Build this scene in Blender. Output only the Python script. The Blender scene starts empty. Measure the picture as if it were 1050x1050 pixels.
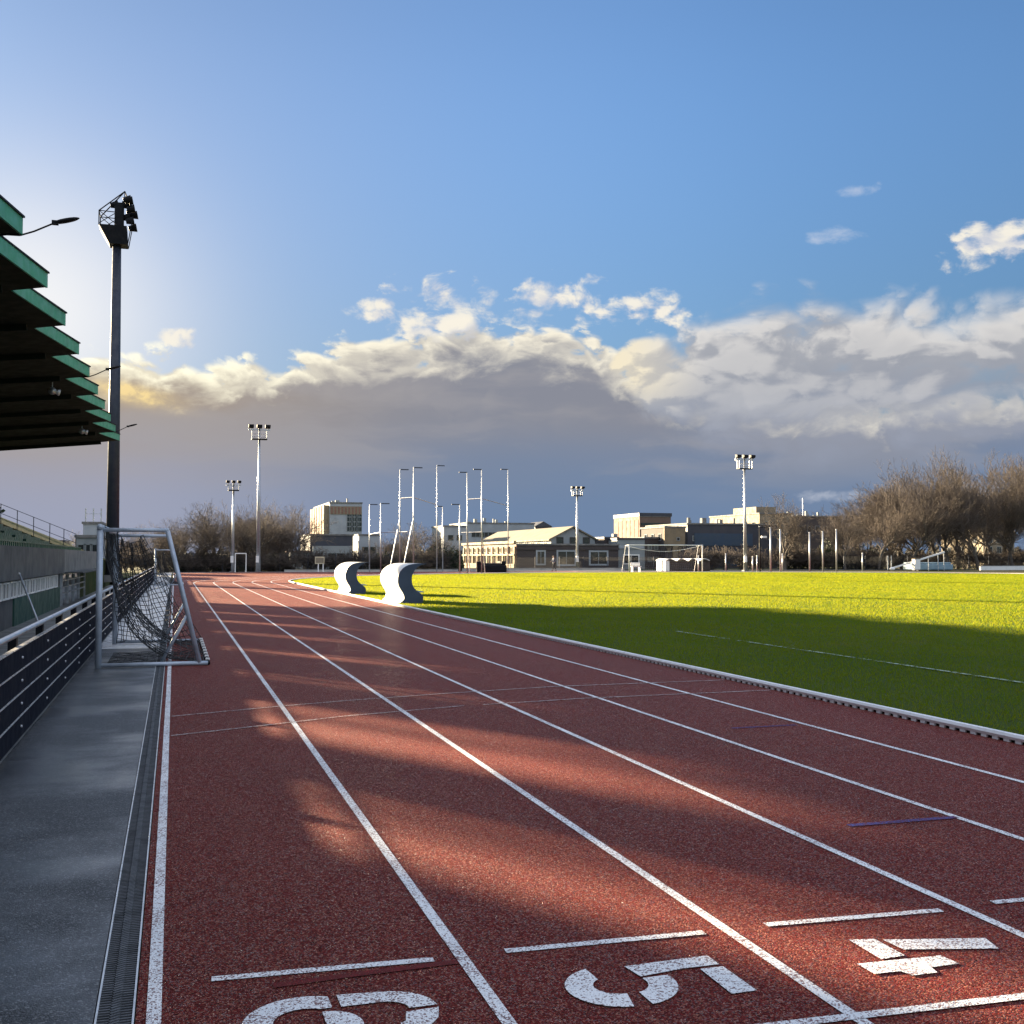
import bpy, bmesh, math, random
import numpy as np
from mathutils import Vector, Matrix

random.seed(7)
rng = np.random.default_rng(7)
R = math.radians
scene = bpy.context.scene
COL = scene.collection

# ------------------------------------------------------------------ helpers
F_PX, YAW, EYE = 1131.0, R(17.0), 1.6      # focal length of a 1050 px wide picture, heading right of the track, eye height


def x_at(px, Y):
    """X of the sight line through column px where it crosses the plane Y"""
    return 0.05 + Y * math.tan(YAW + math.atan((px - 525) / F_PX))


def z_at(py, X, Y):
    return EYE + (571 - py) * (X * math.sin(YAW) + Y * math.cos(YAW)) / F_PX


def tag(o, label=None, cat=None, group=None, kind=None):
    if label: o['label'] = label
    if cat: o['category'] = cat
    if group: o['group'] = group
    if kind: o['kind'] = kind
    return o


def thing(name, label, cat, loc=(0, 0, 0), rz=0.0, group=None):
    o = bpy.data.objects.new(name, None)
    o.empty_display_size = 0.2
    COL.objects.link(o)
    o.location = loc
    o.rotation_euler = (0, 0, rz)
    return tag(o, label, cat, group)


def children(o):
    return [c for c in CHILD.get(o.name, [])]


CHILD = {}


def reg(o, parent):
    if parent is not None:
        o.parent = parent
        CHILD.setdefault(parent.name, []).append(o)


def copy_tree(o, parent=None):
    c = o.copy()
    COL.objects.link(c)
    if parent is not None:
        reg(c, parent)
    for ch in children(o):
        copy_tree(ch, c)
    return c


class MB:
    """collects geometry for ONE mesh object"""

    def __init__(s):
        s.v, s.f = [], []

    def add(s, vs, fs):
        n = len(s.v)
        s.v += [tuple(p) for p in vs]
        s.f += [tuple(i + n for i in f) for f in fs]
        return s

    def box(s, x0, x1, y0, y1, z0, z1):
        vs = [(x0, y0, z0), (x1, y0, z0), (x1, y1, z0), (x0, y1, z0), (x0, y0, z1), (x1, y0, z1), (x1, y1, z1), (x0, y1, z1)]
        return s.add(vs, [(0, 3, 2, 1), (4, 5, 6, 7), (0, 1, 5, 4), (1, 2, 6, 5), (2, 3, 7, 6), (3, 0, 4, 7)])

    def bar(s, p, q, w, h, up=(0, 0, 1)):
        """rectangular bar from p to q"""
        p, q = Vector(p), Vector(q)
        d = (q - p).normalized()
        u = Vector(up)
        if abs(d.dot(u)) > .98: u = Vector((0, 1, 0))
        a = d.cross(u).normalized() * w / 2
        b = a.cross(d).normalized() * h / 2
        vs = [p - a - b, p + a - b, p + a + b, p - a + b, q - a - b, q + a - b, q + a + b, q - a + b]
        return s.add(vs, [(0, 3, 2, 1), (4, 5, 6, 7), (0, 1, 5, 4), (1, 2, 6, 5), (2, 3, 7, 6), (3, 0, 4, 7)])

    def tube(s, p, q, r0, r1=None, n=10, cap=True):
        if r1 is None: r1 = r0
        p, q = Vector(p), Vector(q)
        d = (q - p).normalized()
        u = Vector((0, 0, 1)) if abs(d.z) < .9 else Vector((1, 0, 0))
        a = d.cross(u).normalized()
        b = d.cross(a)
        vs = []
        for c, r in ((p, r0), (q, r1)):
            for k in range(n):
                t = 2 * math.pi * k / n
                vs.append(c + a * math.cos(t) * r + b * math.sin(t) * r)
        fs = [(k, (k + 1) % n, n + (k + 1) % n, n + k) for k in range(n)]
        if cap: fs += [tuple(range(n))[::-1], tuple(range(n, 2 * n))]
        return s.add(vs, fs)

    def path(s, pts, r, n=8):
        for a, b in zip(pts[:-1], pts[1:]): s.tube(a, b, r, r, n)
        return s

    def prism(s, poly, z0, z1):
        """polygon in plan, extruded"""
        n = len(poly)
        area = sum(poly[i][0] * poly[(i + 1) % n][1] - poly[(i + 1) % n][0] * poly[i][1] for i in range(n))
        if area < 0: poly = poly[::-1]
        vs = [(x, y, z0) for x, y in poly] + [(x, y, z1) for x, y in poly]
        return s.add(vs, [tuple(range(n))[::-1], tuple(range(n, 2 * n))] + [(i, (i + 1) % n, n + (i + 1) % n, n + i) for i in range(n)])

    def flat(s, poly, z):
        n = len(poly)
        area = sum(poly[i][0] * poly[(i + 1) % n][1] - poly[(i + 1) % n][0] * poly[i][1] for i in range(n))
        if area < 0: poly = poly[::-1]
        return s.add([(x, y, z) for x, y in poly], [tuple(range(n))])

    def ball(s, c, r, n=8, m=5, sc=(1, 1, 1)):
        vs, fs = [], []
        for i in range(m + 1):
            t = math.pi * i / m
            for k in range(n):
                a = 2 * math.pi * k / n
                vs.append((c[0] + r * sc[0] * math.sin(t) * math.cos(a), c[1] + r * sc[1] * math.sin(t) * math.sin(a), c[2] - r * sc[2] * math.cos(t)))
        for i in range(m):
            for k in range(n):
                fs.append((i * n + k, i * n + (k + 1) % n, (i + 1) * n + (k + 1) % n, (i + 1) * n + k))
        return s.add(vs, fs)

    def build(s, name, mat, parent=None, smooth=False, bevel=0.0):
        me = bpy.data.meshes.new(name)
        me.from_pydata(s.v, [], s.f)
        me.validate()
        if smooth:
            me.polygons.foreach_set('use_smooth', [True] * len(me.polygons))
        me.materials.append(mat)
        o = bpy.data.objects.new(name, me)
        COL.objects.link(o)
        reg(o, parent)
        if bevel:
            b = o.modifiers.new('bevel', 'BEVEL')
            b.width = bevel; b.segments = 2; b.limit_method = 'ANGLE'
        return o


def np_mesh(name, verts, faces, mat, parent=None, nv=4):
    """verts (N,3), faces (M,nv) arrays"""
    me = bpy.data.meshes.new(name)
    me.vertices.add(len(verts))
    me.vertices.foreach_set('co', verts.astype(np.float32).ravel())
    m = len(faces)
    me.loops.add(m * nv)
    me.loops.foreach_set('vertex_index', faces.astype(np.int32).ravel())
    me.polygons.add(m)
    me.polygons.foreach_set('loop_start', np.arange(0, m * nv, nv, dtype=np.int32))
    me.update(calc_edges=True)
    me.materials.append(mat)
    o = bpy.data.objects.new(name, me)
    COL.objects.link(o)
    reg(o, parent)
    return o


# ------------------------------------------------------------------ node expressions
class X:
    """a node socket with arithmetic"""
    nt = None

    def __init__(s, sock): s.s = sock

    @staticmethod
    def m(op, *a, clamp=False):
        n = X.nt.nodes.new('ShaderNodeMath')
        n.operation = op; n.use_clamp = clamp
        for i, q in enumerate(a):
            if isinstance(q, X): X.nt.links.new(q.s, n.inputs[i])
            else: n.inputs[i].default_value = q
        return X(n.outputs[0])

    def __add__(s, o): return X.m('ADD', s, o)
    __radd__ = __add__
    def __sub__(s, o): return X.m('SUBTRACT', s, o)
    def __rsub__(s, o): return X.m('SUBTRACT', o, s)
    def __mul__(s, o): return X.m('MULTIPLY', s, o)
    __rmul__ = __mul__
    def __truediv__(s, o): return X.m('DIVIDE', s, o)


def mn(a, b): return X.m('MINIMUM', a, b)
def mx(a, b): return X.m('MAXIMUM', a, b)


def ss(v, a, b, lo=0.0, hi=1.0):
    n = X.nt.nodes.new('ShaderNodeMapRange')
    n.interpolation_type = 'SMOOTHSTEP'
    X.nt.links.new(v.s, n.inputs['Value'])
    n.inputs['From Min'].default_value = a; n.inputs['From Max'].default_value = b
    n.inputs['To Min'].default_value = lo; n.inputs['To Max'].default_value = hi
    return X(n.outputs[0])


def vec(x, y, z=0.0):
    n = X.nt.nodes.new('ShaderNodeCombineXYZ')
    for i, q in enumerate((x, y, z)):
        if isinstance(q, X): X.nt.links.new(q.s, n.inputs[i])
        else: n.inputs[i].default_value = q
    return X(n.outputs[0])


def noise(v, scale=1.0, detail=4.0, rough=.55, dist=0.0, dim='3D'):
    n = X.nt.nodes.new('ShaderNodeTexNoise')
    n.noise_dimensions = dim
    n.inputs['Scale'].default_value = scale; n.inputs['Detail'].default_value = detail
    n.inputs['Roughness'].default_value = rough; n.inputs['Distortion'].default_value = dist
    if v is not None: X.nt.links.new(v.s, n.inputs['Vector'])
    return X(n.outputs['Fac'])


def vor(v, scale=1.0, feature='F1', out='Distance', dim='3D'):
    n = X.nt.nodes.new('ShaderNodeTexVoronoi')
    n.voronoi_dimensions = dim
    n.feature = feature
    n.inputs['Scale'].default_value = scale
    if v is not None: X.nt.links.new(v.s, n.inputs['Vector'])
    return X(n.outputs[out])


def mixc(f, a, b):
    n = X.nt.nodes.new('ShaderNodeMix')
    n.data_type = 'RGBA'
    if isinstance(f, X): X.nt.links.new(f.s, n.inputs[0])
    else: n.inputs[0].default_value = f
    for i, q in ((6, a), (7, b)):
        if isinstance(q, X): X.nt.links.new(q.s, n.inputs[i])
        else: n.inputs[i].default_value = (*q, 1)
    return X(n.outputs[2])


def vmath(op, a, b):
    n = X.nt.nodes.new('ShaderNodeVectorMath')
    n.operation = op
    for i, q in enumerate((a, b)):
        if q is None: continue
        if isinstance(q, X): X.nt.links.new(q.s, n.inputs[i])
        else: n.inputs[i].default_value = q
    return X(n.outputs[0])


def coords(kind='Object'):
    n = X.nt.nodes.new('ShaderNodeTexCoord')
    return X(n.outputs[kind])


def sep(v):
    n = X.nt.nodes.new('ShaderNodeSeparateXYZ')
    X.nt.links.new(v.s, n.inputs[0])
    return X(n.outputs[0]), X(n.outputs[1]), X(n.outputs[2])


def material(name, col=(.5, .5, .5), rough=.6, metal=0.0, spec=.5):
    m = bpy.data.materials.new(name)
    m.use_nodes = True
    X.nt = m.node_tree
    b = m.node_tree.nodes['Principled BSDF']
    b.inputs['Base Color'].default_value = (*col, 1)
    b.inputs['Roughness'].default_value = rough
    b.inputs['Metallic'].default_value = metal
    b.inputs['Specular IOR Level'].default_value = spec
    return m, b


def setin(b, key, x):
    X.nt.links.new(x.s, b.inputs[key])


def bump(b, h, strength=.3, dist=.01):
    n = X.nt.nodes.new('ShaderNodeBump')
    n.inputs['Strength'].default_value = strength
    n.inputs['Distance'].default_value = dist
    X.nt.links.new(h.s, n.inputs['Height'])
    X.nt.links.new(n.outputs[0], b.inputs['Normal'])


def worn(name, col, col2, rough=.6, metal=0.0, scale=2.0, lo=.4, hi=.7, bmp=0.0, spec=.5):
    """a paint or stone with a blotchy second tone"""
    m, b = material(name, col, rough, metal, spec)
    c = coords()
    n = noise(c, scale, 6, .6)
    setin(b, 'Base Color', mixc(ss(n, lo, hi), col, col2))
    setin(b, 'Roughness', ss(noise(c, scale * 2.3, 4), .3, .7, max(.05, rough - .12), min(1, rough + .12)))
    if bmp: bump(b, noise(c, scale * 12, 5), bmp, .01)
    return m


# ------------------------------------------------------------------ sun, sky, camera
SUN_AZ, SUN_EL = R(-31.4), R(11.8)           # azimuth right of +Y, elevation
SUN_DIR = Vector((math.sin(SUN_AZ) * math.cos(SUN_EL), math.cos(SUN_AZ) * math.cos(SUN_EL), math.sin(SUN_EL)))
ld = bpy.data.lights.new('sun', 'SUN')
ld.energy = 5.0
ld.angle = R(1.1)
ld.color = (1.0, .80, .52)
lo_ = bpy.data.objects.new('sun', ld)
lo_.rotation_euler = (-SUN_DIR).to_track_quat('-Z', 'Y').to_euler()
COL.objects.link(lo_)

cd = bpy.data.cameras.new('camera')
cd.sensor_width = 36; cd.lens = 36 * F_PX / 1050
cd.clip_start = .05; cd.clip_end = 6000
cam = bpy.data.objects.new('camera', cd)
cam.location = (0.05, 0, EYE)
cam.rotation_euler = (R(90) + math.atan(46 / F_PX), 0, -YAW)
COL.objects.link(cam)
scene.camera = cam

EXPO = 2.8
vs_ = scene.view_settings
vs_.view_transform = 'Standard'; vs_.look = 'None'; vs_.gamma = 1.0; vs_.use_curve_mapping = False
vs_.exposure = EXPO


def sky_uv(px, py):
    t = math.atan((px - 525) / F_PX)
    return 17 + math.degrees(t), math.degrees(math.atan((571 - py) / F_PX * math.cos(t)))


def srgb(r, g, b):
    """display colour of the photograph -> scene radiance at this exposure"""
    f = lambda c: (c / 255 / 12.92 if c <= 10 else ((c / 255 + .055) / 1.055) ** 2.4)
    return tuple(f(c) * SKY_K for c in (r, g, b))


BG_STRENGTH = .1
SKY_K = 2 ** -EXPO / BG_STRENGTH


def float_curve(v, pts, lo_u, hi_u, vmax):
    n = X.nt.nodes.new('ShaderNodeFloatCurve')
    t = (v - lo_u) / (hi_u - lo_u)
    X.nt.links.new(t.s, n.inputs['Value'])
    cu = n.mapping.curves[0]
    q = sorted(((min(1, max(0, (u - lo_u) / (hi_u - lo_u))), min(1, max(0, w / vmax))) for u, w in pts))
    cu.points[0].location = q[0]; cu.points[1].location = q[-1]
    for p in q[1:-1]: cu.points.new(*p)
    n.mapping.update()
    return X(n.outputs[0]) * vmax


def build_world():
    w = bpy.data.worlds.new('World')
    scene.world = w
    w.use_nodes = True
    nt = w.node_tree
    X.nt = nt
    bg = nt.nodes['Background']
    bg.inputs['Strength'].default_value = BG_STRENGTH
    d = coords('Generated')
    dx, dy, dz = sep(d)
    u = X.m('ARCTAN2', dx, dy) * (180 / math.pi)
    v = X.m('ARCSINE', dz) * (180 / math.pi)
    # clear sky
    st = nt.nodes.new('ShaderNodeTexSky')
    st.sky_type = 'NISHITA'; st.sun_disc = False
    st.sun_elevation = SUN_EL; st.sun_rotation = SUN_AZ
    st.altitude = 50; st.air_density = 1.0; st.dust_density = .6; st.ozone_density = 1.5
    sky = vmath('MULTIPLY', X(st.outputs[0]), SKY_GAIN)
    dim_ = ss(v, 4, 25, .54, 1) * ss(u, -8, 28, .72, 1)
    _h = nt.nodes.new('ShaderNodeVectorMath'); _h.operation = 'SCALE'
    nt.links.new(sky.s, _h.inputs[0]); nt.links.new(dim_.s, _h.inputs['Scale'])
    sky = X(_h.outputs[0])
    # thin veil brightening towards the sun
    gu, gv = sky_uv(10, 318)
    ang = X.m('SQRT', (u - gu) * (u - gu) * .9 + (v - gv) * (v - gv) * 1.3)
    glow = X.m('EXPONENT', ang * ang * (-1 / 46.0))
    glow2 = X.m('EXPONENT', ang * (-1 / 12.0))
    sky = mixc(mn(glow2 * .62, 1.0), sky, srgb(222, 220, 240))
    sky = mixc(mn(glow * .80, 1.0), sky, srgb(256, 254, 250))

    # noise fields on the sphere
    uu = u + (noise(vec(u * .10 + 22.63, v * .16 + 9.61), 1, 3, .5, 0, '2D') - .5) * 4.0
    vv = v + (noise(vec(u * .11 + 63.51, v * .19 + 26.97), 1, 3, .5, 0, '2D') - .5) * 2.0

    def billow(du, dv):
        """cauliflower field: stacked rounded cells broken up by fbm"""
        fb = noise(vec((uu + du) * .26 + 0.00, (vv + dv) * .40 + 0.00), 1, 7, .58, 0, '2D')
        wu, wv_ = uu + du + (fb - .5) * 3.0, vv + dv + (fb - .5) * 2.2
        c1 = vor(vec(wu * .42, wv_ * .62), 1.0, 'F1', 'Distance', '2D')
        c2 = vor(vec(wu * .95 + 31.0, wv_ * 1.4), 1.0, 'F1', 'Distance', '2D')
        return fb * .60 + (.42 - c1) * .34 + (.42 - c2) * .15 + .10

    n_a = billow(0, 0)
    n_a2 = billow(-.35, .55)                                                 # the same field a little towards the light
    lit = (n_a - n_a2) * 5.0                                                 # >0 where the cloud thins towards the light
    n_b = noise(vec(uu * .07 + 40.15, vv * .40 + 17.05), 1, 6, .55, 0, '2D')
    n_c = noise(vec(u * .05 + 113.15, v * .22 + 48.05), 1, 4, .5, 0, '2D')
    fine = noise(vec(uu * .9 + 16.06, vv * 1.5 + 6.82), 1, 6, .62, 0, '2D')

    def curve(pts, vmax=24): return float_curve(u, [sky_uv(*p) for p in pts], -25, 55, vmax)

    # --- the long bank on the left
    TA = curve([(-300, 400), (0, 376), (100, 366), (200, 364), (270, 366), (300, 358), (345, 354), (400, 347), (455, 336), (500, 334), (560, 334), (610, 342), (640, 358), (680, 380), (760, 392), (1100, 400), (1400, 420)])
    a = TA - v + (n_a - .42) * 4.6
    al_a = ss(a, -.10, .55)
    rim = ss(a + (fine - .5) * 1.3, .35, 2.2, 1, 0)
    warm = ss(u, -4, 17, 1, 0)
    low = mixc(warm, srgb(112, 134, 166), srgb(158, 163, 184))
    high = mixc(warm, srgb(138, 141, 153), srgb(172, 157, 142))
    body = mixc(ss(v + (n_c - .5) * 3.0, 2.2, 8.2), low, high)
    body = mixc(ss(n_b, .42, .62) * .38 * ss(v, 2, 6), body, srgb(166, 163, 166))
    body = mixc(ss(n_a, .36, .56) * ss(v, 5.5, 9.5) * .14, body, srgb(188, 182, 176))
    rimc = mixc(ss(u, -4, 14), srgb(275, 268, 238), srgb(252, 244, 224))
    body = mixc(rim * ss(lit, -.7, .4, .50, 1), body, rimc)
    # a break in the bank where the sun comes through
    hu, hv = sky_uv(134, 403)
    hole = X.m('EXPONENT', ((u - hu) * (u - hu) * .30 + (v - hv + (u - hu) * .18) * (v - hv + (u - hu) * .18) * 5.5 + (fine - .5) * 3.5) * -1.0)
    body = mixc(mn(hole * .8, .9), body, srgb(255, 226, 160))
    sky = mixc(al_a, sky, body)

    # --- the broken bank on the right
    TB = curve([(520, 571), (600, 470), (626, 372), (640, 350), (690, 338), (740, 316), (800, 302), (860, 296), (930, 300), (990, 306), (1050, 292), (1150, 282), (1400, 300)])
    LB = curve([(520, 345), (600, 352), (640, 378), (660, 404), (700, 432), (760, 442), (830, 444), (930, 438), (1050, 426), (1200, 424), (1400, 430)])
    b = mn((TB - v) + (n_a - .42) * 4.0, (v - LB) * .55 + .8 + (n_a - .42) * 2.4)
    soft = ss(u, 22, 30, .5, 1.6)
    al_b = ss(b / soft, -.25, 1.25)
    al_b = al_b * ss(n_b * .5 + n_a * .5 + al_b * .15, .36, .50, .72, 1)
    layer = ss(n_b * .75 + n_a * .35 + lit * .08, .43, .60)
    top = ss(TB - v + (n_a - .42) * 4.0, .2, 3.6, 1, 0)
    left = ss(u - (13 - v) * .45, 21.0, 26, 1, 0) * ss(v, 6.5, 9.5)
    layer = layer * ss(v + (n_a - .42) * 5, 6.0, 10.5, .15, 1)
    lb = mn(layer * .55 + top * .55 * ss(lit, -.7, .5, .35, 1) + left * .42, 1.0)
    cb = mixc(lb, mixc(ss(v, 5, 10), srgb(142, 152, 174), srgb(158, 162, 172)), mixc(left, srgb(226, 223, 220), srgb(246, 234, 206)))
    sky = mixc(al_b, sky, cb)

    # --- small loose puffs
    def puffs(lst):
        f = None
        for px, py, rx, ry in lst:
            cu_, cv_ = sky_uv(px, py)
            ru, rv = rx / 19.5, ry / 19.5
            e = 1.0 - (u - cu_) * (u - cu_) * (1 / ru ** 2) - (v - cv_) * (v - cv_) * (1 / rv ** 2)
            f = e if f is None else mx(f, e)
        return mx(f, -2.5)

    f = puffs(((400, 314, 46, 19), (472, 303, 62, 20), (555, 312, 78, 24), (440, 330, 60, 16), (665, 314, 48, 24), (1015, 250, 70, 20), (612, 284, 15, 8), (192, 344, 26, 12), (1085, 240, 40, 18)))
    f = f + (n_a - .42) * 6.0 + (fine - .5) * 2.5
    sky = mixc(ss(f, .0, 1.4) * .95, sky, mixc(ss(lit + (fine - .5), -.6, .7), srgb(210, 212, 220), srgb(250, 243, 228)))
    f = puffs(((888, 190, 30, 7), (868, 238, 30, 8), (1000, 500, 70, 10), (860, 508, 50, 7)))
    f = f + (n_a - .42) * 5 + (fine - .5) * 2.5
    sky = mixc(ss(f, .1, 1.8) * .45, sky, srgb(226, 228, 236))
    # --- unseen bright cloud overhead and behind the viewer, added to raise ambient light
    hi_ = noise(d, 2.6, 5, .58)
    cover = mx(ss(v, 30, 46), ss(dy, .15, -.35) * ss(v, 3, 14))
    sky = mixc(ss(hi_, .36, .56) * cover * .92, sky, mixc(ss(hi_, .50, .74), srgb(292, 300, 318), srgb(232, 240, 256)))
    nt.links.new(sky.s, bg.inputs['Color'])


SKY_GAIN = tuple(q * 2 ** (2.2 - EXPO) for q in (.245, .345, .465))
build_world()

# ------------------------------------------------------------------ materials
def grains(c, s):
    return vor(c, s), noise(c, s * .6, 3)


def mat_track():
    m, b = material('track_rubber', (.2, .04, .03), .5, 0, .1)
    c = coords()
    x, y, z = sep(c)
    g = vor(c, 150.0)
    g2 = noise(c, 60, 4, .6)
    big = noise(c, .35, 6, .65)
    wear = noise(vec(x * 5.0, y * .22, 0), 1, 5, .6)                 # rubbed streaks along the lanes
    rx_, ry_, rz_ = sep(vor(c, 150.0, 'F1', 'Color'))
    colr = mixc(ss(g2 + (rz_ - .5) * .6, .22, .78), (.090, .010, .011), (.205, .024, .023))
    colr = mixc(ss(big, .42, .65) * .45, colr, (.105, .020, .019))
    colr = mixc(ss(wear, .50, .72) * .35, colr, (.17, .040, .032))
    colr = mixc(ss(noise(c, 1.7, 7, .7), .55, .72) * .40, colr, (.070, .012, .012))
    colr = mixc(ss(rx_, .76, .93) * .72, colr, (.42, .175, .125))
    colr = mixc(ss(rx_, .26, .04) * .8, colr, (.025, .006, .007))
    setin(b, 'Base Color', colr)
    # most crumbs are dull, some are wet shiny facets
    setin(b, 'Specular IOR Level', ss(ry_, .76, .90, .03, 1.0))
    setin(b, 'Roughness', ss(ry_, .76, .90, .75, .24))
    b.inputs['Sheen Weight'].default_value = .07
    b.inputs['Sheen Roughness'].default_value = .22
    b.inputs['Sheen Tint'].default_value = (1, .72, .55, 1)
    bump(b, g * -1.0 + g2 * .4, 1.0, .008)
    return m


def mat_line():
    m, b = material('line_paint', (.72, .74, .76), .55, 0, .3)
    c = coords()
    g = vor(c, 150.0)
    rx_, ry_, _ = sep(vor(c, 150.0, 'F1', 'Color'))
    n = noise(c, 3.0, 6, .65)
    worn_ = ss(n * .62 + rx_ * .52 + noise(c, 40, 3) * .15,   .70, .82)
    setin(b, 'Base Color', mixc(worn_ * .9, mixc(ss(noise(c, 1.1, 5, .6), .35, .65), (.74, .77, .80), (.88, .89, .90)), (.15, .05, .045)))
    bump(b, g * -1.0, .7, .004)
    return m


def mat_faint(name, col, lo=.45, hi=.8):
    m, b = material(name, col, .6, 0, .1)
    c = coords()
    rx_, _, _ = sep(vor(c, 150.0, 'F1', 'Color'))
    setin(b, 'Base Color', mixc(ss(rx_ * .55 + noise(c, 7, 5, .65) * .7, lo, hi), col, (.12, .016, .015)))
    bump(b, vor(c, 150.0) * -1.0, .8, .005)
    return m


def mat_asphalt():
    m, b = material('wet_asphalt', (.05, .05, .052), .4, 0, .7)
    c = coords()
    g = vor(c, 130.0)
    n = noise(c, 1.1, 6, .65)
    x, y, z = sep(c)
    band = noise(vec(x * .55, y * .75, 0), 1, 5, .6)
    gr = noise(c, 75, 3, .6)
    wet = ss(band * .70 + n * .30, .40, .66)
    colr = mixc(ss(gr, .3, .7), (.015, .017, .020), (.058, .063, .068))
    colr = mixc(ss(n, .45, .7) * .4, colr, (.035, .038, .042))
    colr = mixc(wet * .5, colr, (.022, .024, .027))
    rx_, _, _ = sep(vor(c, 130.0, 'F1', 'Color'))
    colr = mixc(ss(rx_, .80, .95) * .6, colr, (.24, .25, .26))
    colr = mixc(ss(rx_, .20, .04) * .7, colr, (.008, .009, .011))
    setin(b, 'Base Color', colr)
    setin(b, 'Roughness', 0.46 - wet * .18)
    b.inputs['Coat IOR'].default_value = 1.4
    b.inputs['Coat Roughness'].default_value = .30
    setin(b, 'Coat Weight', wet * .6)
    setin(b, 'Specular IOR Level', .25 + wet * .6)
    bn = X.nt.nodes.new('ShaderNodeBump')
    bn.inputs['Distance'].default_value = .003
    X.nt.links.new((0.55 - wet * .45).s, bn.inputs['Strength'])
    X.nt.links.new((g * -1.0 + gr * .5).s, bn.inputs['Height'])
    X.nt.links.new(bn.outputs[0], b.inputs['Normal'])
    return m


def mat_ground(name, c0, c1, s=.4):
    m, b = material(name, c0, .95, 0, .1)
    c = coords()
    n = noise(c, s, 8, .65)
    setin(b, 'Base Color', mixc(ss(n, .35, .65), c0, c1))
    bump(b, noise(c, 8, 6, .7), .8, .04)
    return m


def mat_turf():
    m, b = material('turf_soil', (.06, .09, .02), .95, 0, .1)
    c = coords()
    n = noise(c, .25, 8, .65)
    colr = mixc(ss(n, .35, .65), (.052, .085, .016), (.075, .100, .020))
    setin(b, 'Base Color', mixc(ss(noise(c, 20, 5, .7), .5, .8) * .5, colr, (.05, .05, .02)))
    bump(b, noise(c, 40, 5, .7), 1.0, .03)
    return m


def mat_grass():
    m = bpy.data.materials.new('grass_blade')
    m.use_nodes = True
    nt = m.node_tree
    X.nt = nt
    b = nt.nodes['Principled BSDF']
    c = coords()
    big = noise(c, .22, 6, .6)
    fin = noise(c, 3.0, 4, .6)
    colr = mixc(ss(big + (fin - .5) * .4, .36, .64), (.070, .165, .010), (.115, .190, .012))
    gx, gy, gz = sep(c)
    mow = X.m('SINE', gx * (2 * math.pi / 9.2) + (big - .5) * 1.5)
    colr = mixc(ss(mow, -.3, .3) * .30, colr, (.062, .125, .010))
    colr = mixc(ss(noise(c, .55, 7, .7), .56, .70) * .65, colr, (.185, .165, .045))
    setin(b, 'Base Color', colr)
    b.inputs['Roughness'].default_value = .6
    b.inputs['Specular IOR Level'].default_value = .03
    t = nt.nodes.new('ShaderNodeBsdfTranslucent')
    X.nt.links.new(mixc(.22, mixc(ss(noise(c, .4, 6, .65), .35, .65), (.37, .340, .012), (.30, .305, .012)), colr).s, t.inputs[0])
    mixs = nt.nodes.new('ShaderNodeMixShader')
    mixs.inputs[0].default_value = .48
    nt.links.new(b.outputs[0], mixs.inputs[1]); nt.links.new(t.outputs[0], mixs.inputs[2])
    nt.links.new(mixs.outputs[0], nt.nodes['Material Output'].inputs[0])
    return m


def mat_net(name, cell, wire, col):
    m, b = material(name, col, .7)
    nt = m.node_tree
    c = coords('UV')
    return m


def mat_brick(name, c1, c2, mortar, sc=1.0):
    m, b = material(name, c1, .85)
    c = coords()
    x, y, z = sep(c)
    br = X.nt.nodes.new('ShaderNodeTexBrick')
    br.inputs['Scale'].default_value = 1.0
    br.inputs['Brick Width'].default_value = .5 * sc; br.inputs['Row Height'].default_value = .2 * sc
    br.inputs['Mortar Size'].default_value = .012
    br.inputs['Color1'].default_value = (*c1, 1); br.inputs['Color2'].default_value = (*c2, 1); br.inputs['Mortar'].default_value = (*mortar, 1)
    X.nt.links.new(vec(x + y, z).s, br.inputs['Vector'])
    n = noise(c, .6, 6, .6)
    setin(b, 'Base Color', mixc(ss(n, .4, .7) * .4, X(br.outputs[0]), tuple(q * .6 for q in c1)))
    return m


M = {}
M['track'] = mat_track()
M['line'] = mat_line()
M['blue_paint'] = mat_faint('blue_paint', (.08, .10, .30), .36, .85)
M['red_paint'] = mat_faint('red_paint', (.34, .012, .016), .12, .52)
M['slab'] = worn('pale_wet_slab', (.72, .72, .72), (.56, .57, .58), .32, 0, .9, .4, .7, .1, .9)
M['thin_line'] = mat_faint('thin_line_paint', (.72, .70, .70))
M['asphalt'] = mat_asphalt()
M['earth'] = mat_ground('earth', (.06, .075, .03), (.10, .085, .05), .15)
M['bank'] = mat_ground('bank_grass', (.035, .055, .015), (.075, .075, .03), .8)
M['turf'] = mat_turf()
M['grass'] = mat_grass()
M['concrete'] = worn('concrete', (.19, .186, .178), (.11, .11, .11), .85, 0, 1.2, .4, .7, .25)
M['wall_grey'] = worn('stained_concrete', (.095, .095, .092), (.055, .057, .057), .85, 0, .8, .35, .7, .3)
M['pale_path'] = worn('pale_concrete', (.42, .40, .37), (.30, .29, .27), .85, 0, .6, .4, .7)
M['lane_floor'] = worn('service_lane', (.16, .16, .155), (.09, .09, .09), .5, 0, .7, .4, .7, .2)
M['galv'] = worn('galvanised_steel', (.50, .52, .54), (.38, .40, .43), .42, .75, 6)
M['goal_alu'] = worn('goal_aluminium', (.46, .52, .60), (.34, .39, .46), .45, .25, 5)
M['alu'] = worn('bright_aluminium', (.70, .71, .72), (.55, .56, .57), .35, .5, 8)
M['grate'] = worn('dark_grate_steel', (.10, .105, .115), (.055, .06, .065), .55, .3, 8)
M['black_board'] = worn('black_panel', (.010, .012, .020), (.018, .020, .028), .9, 0, 3, .45, .75, .05, .06)
M['black_metal'] = worn('black_metal', (.006, .007, .010), (.012, .012, .015), .6, 0, 3, .4, .7, 0, .15)
M['mast_blue'] = worn('mast_steel', (.030, .036, .055), (.045, .05, .065), .5, .3, 2)
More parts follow.
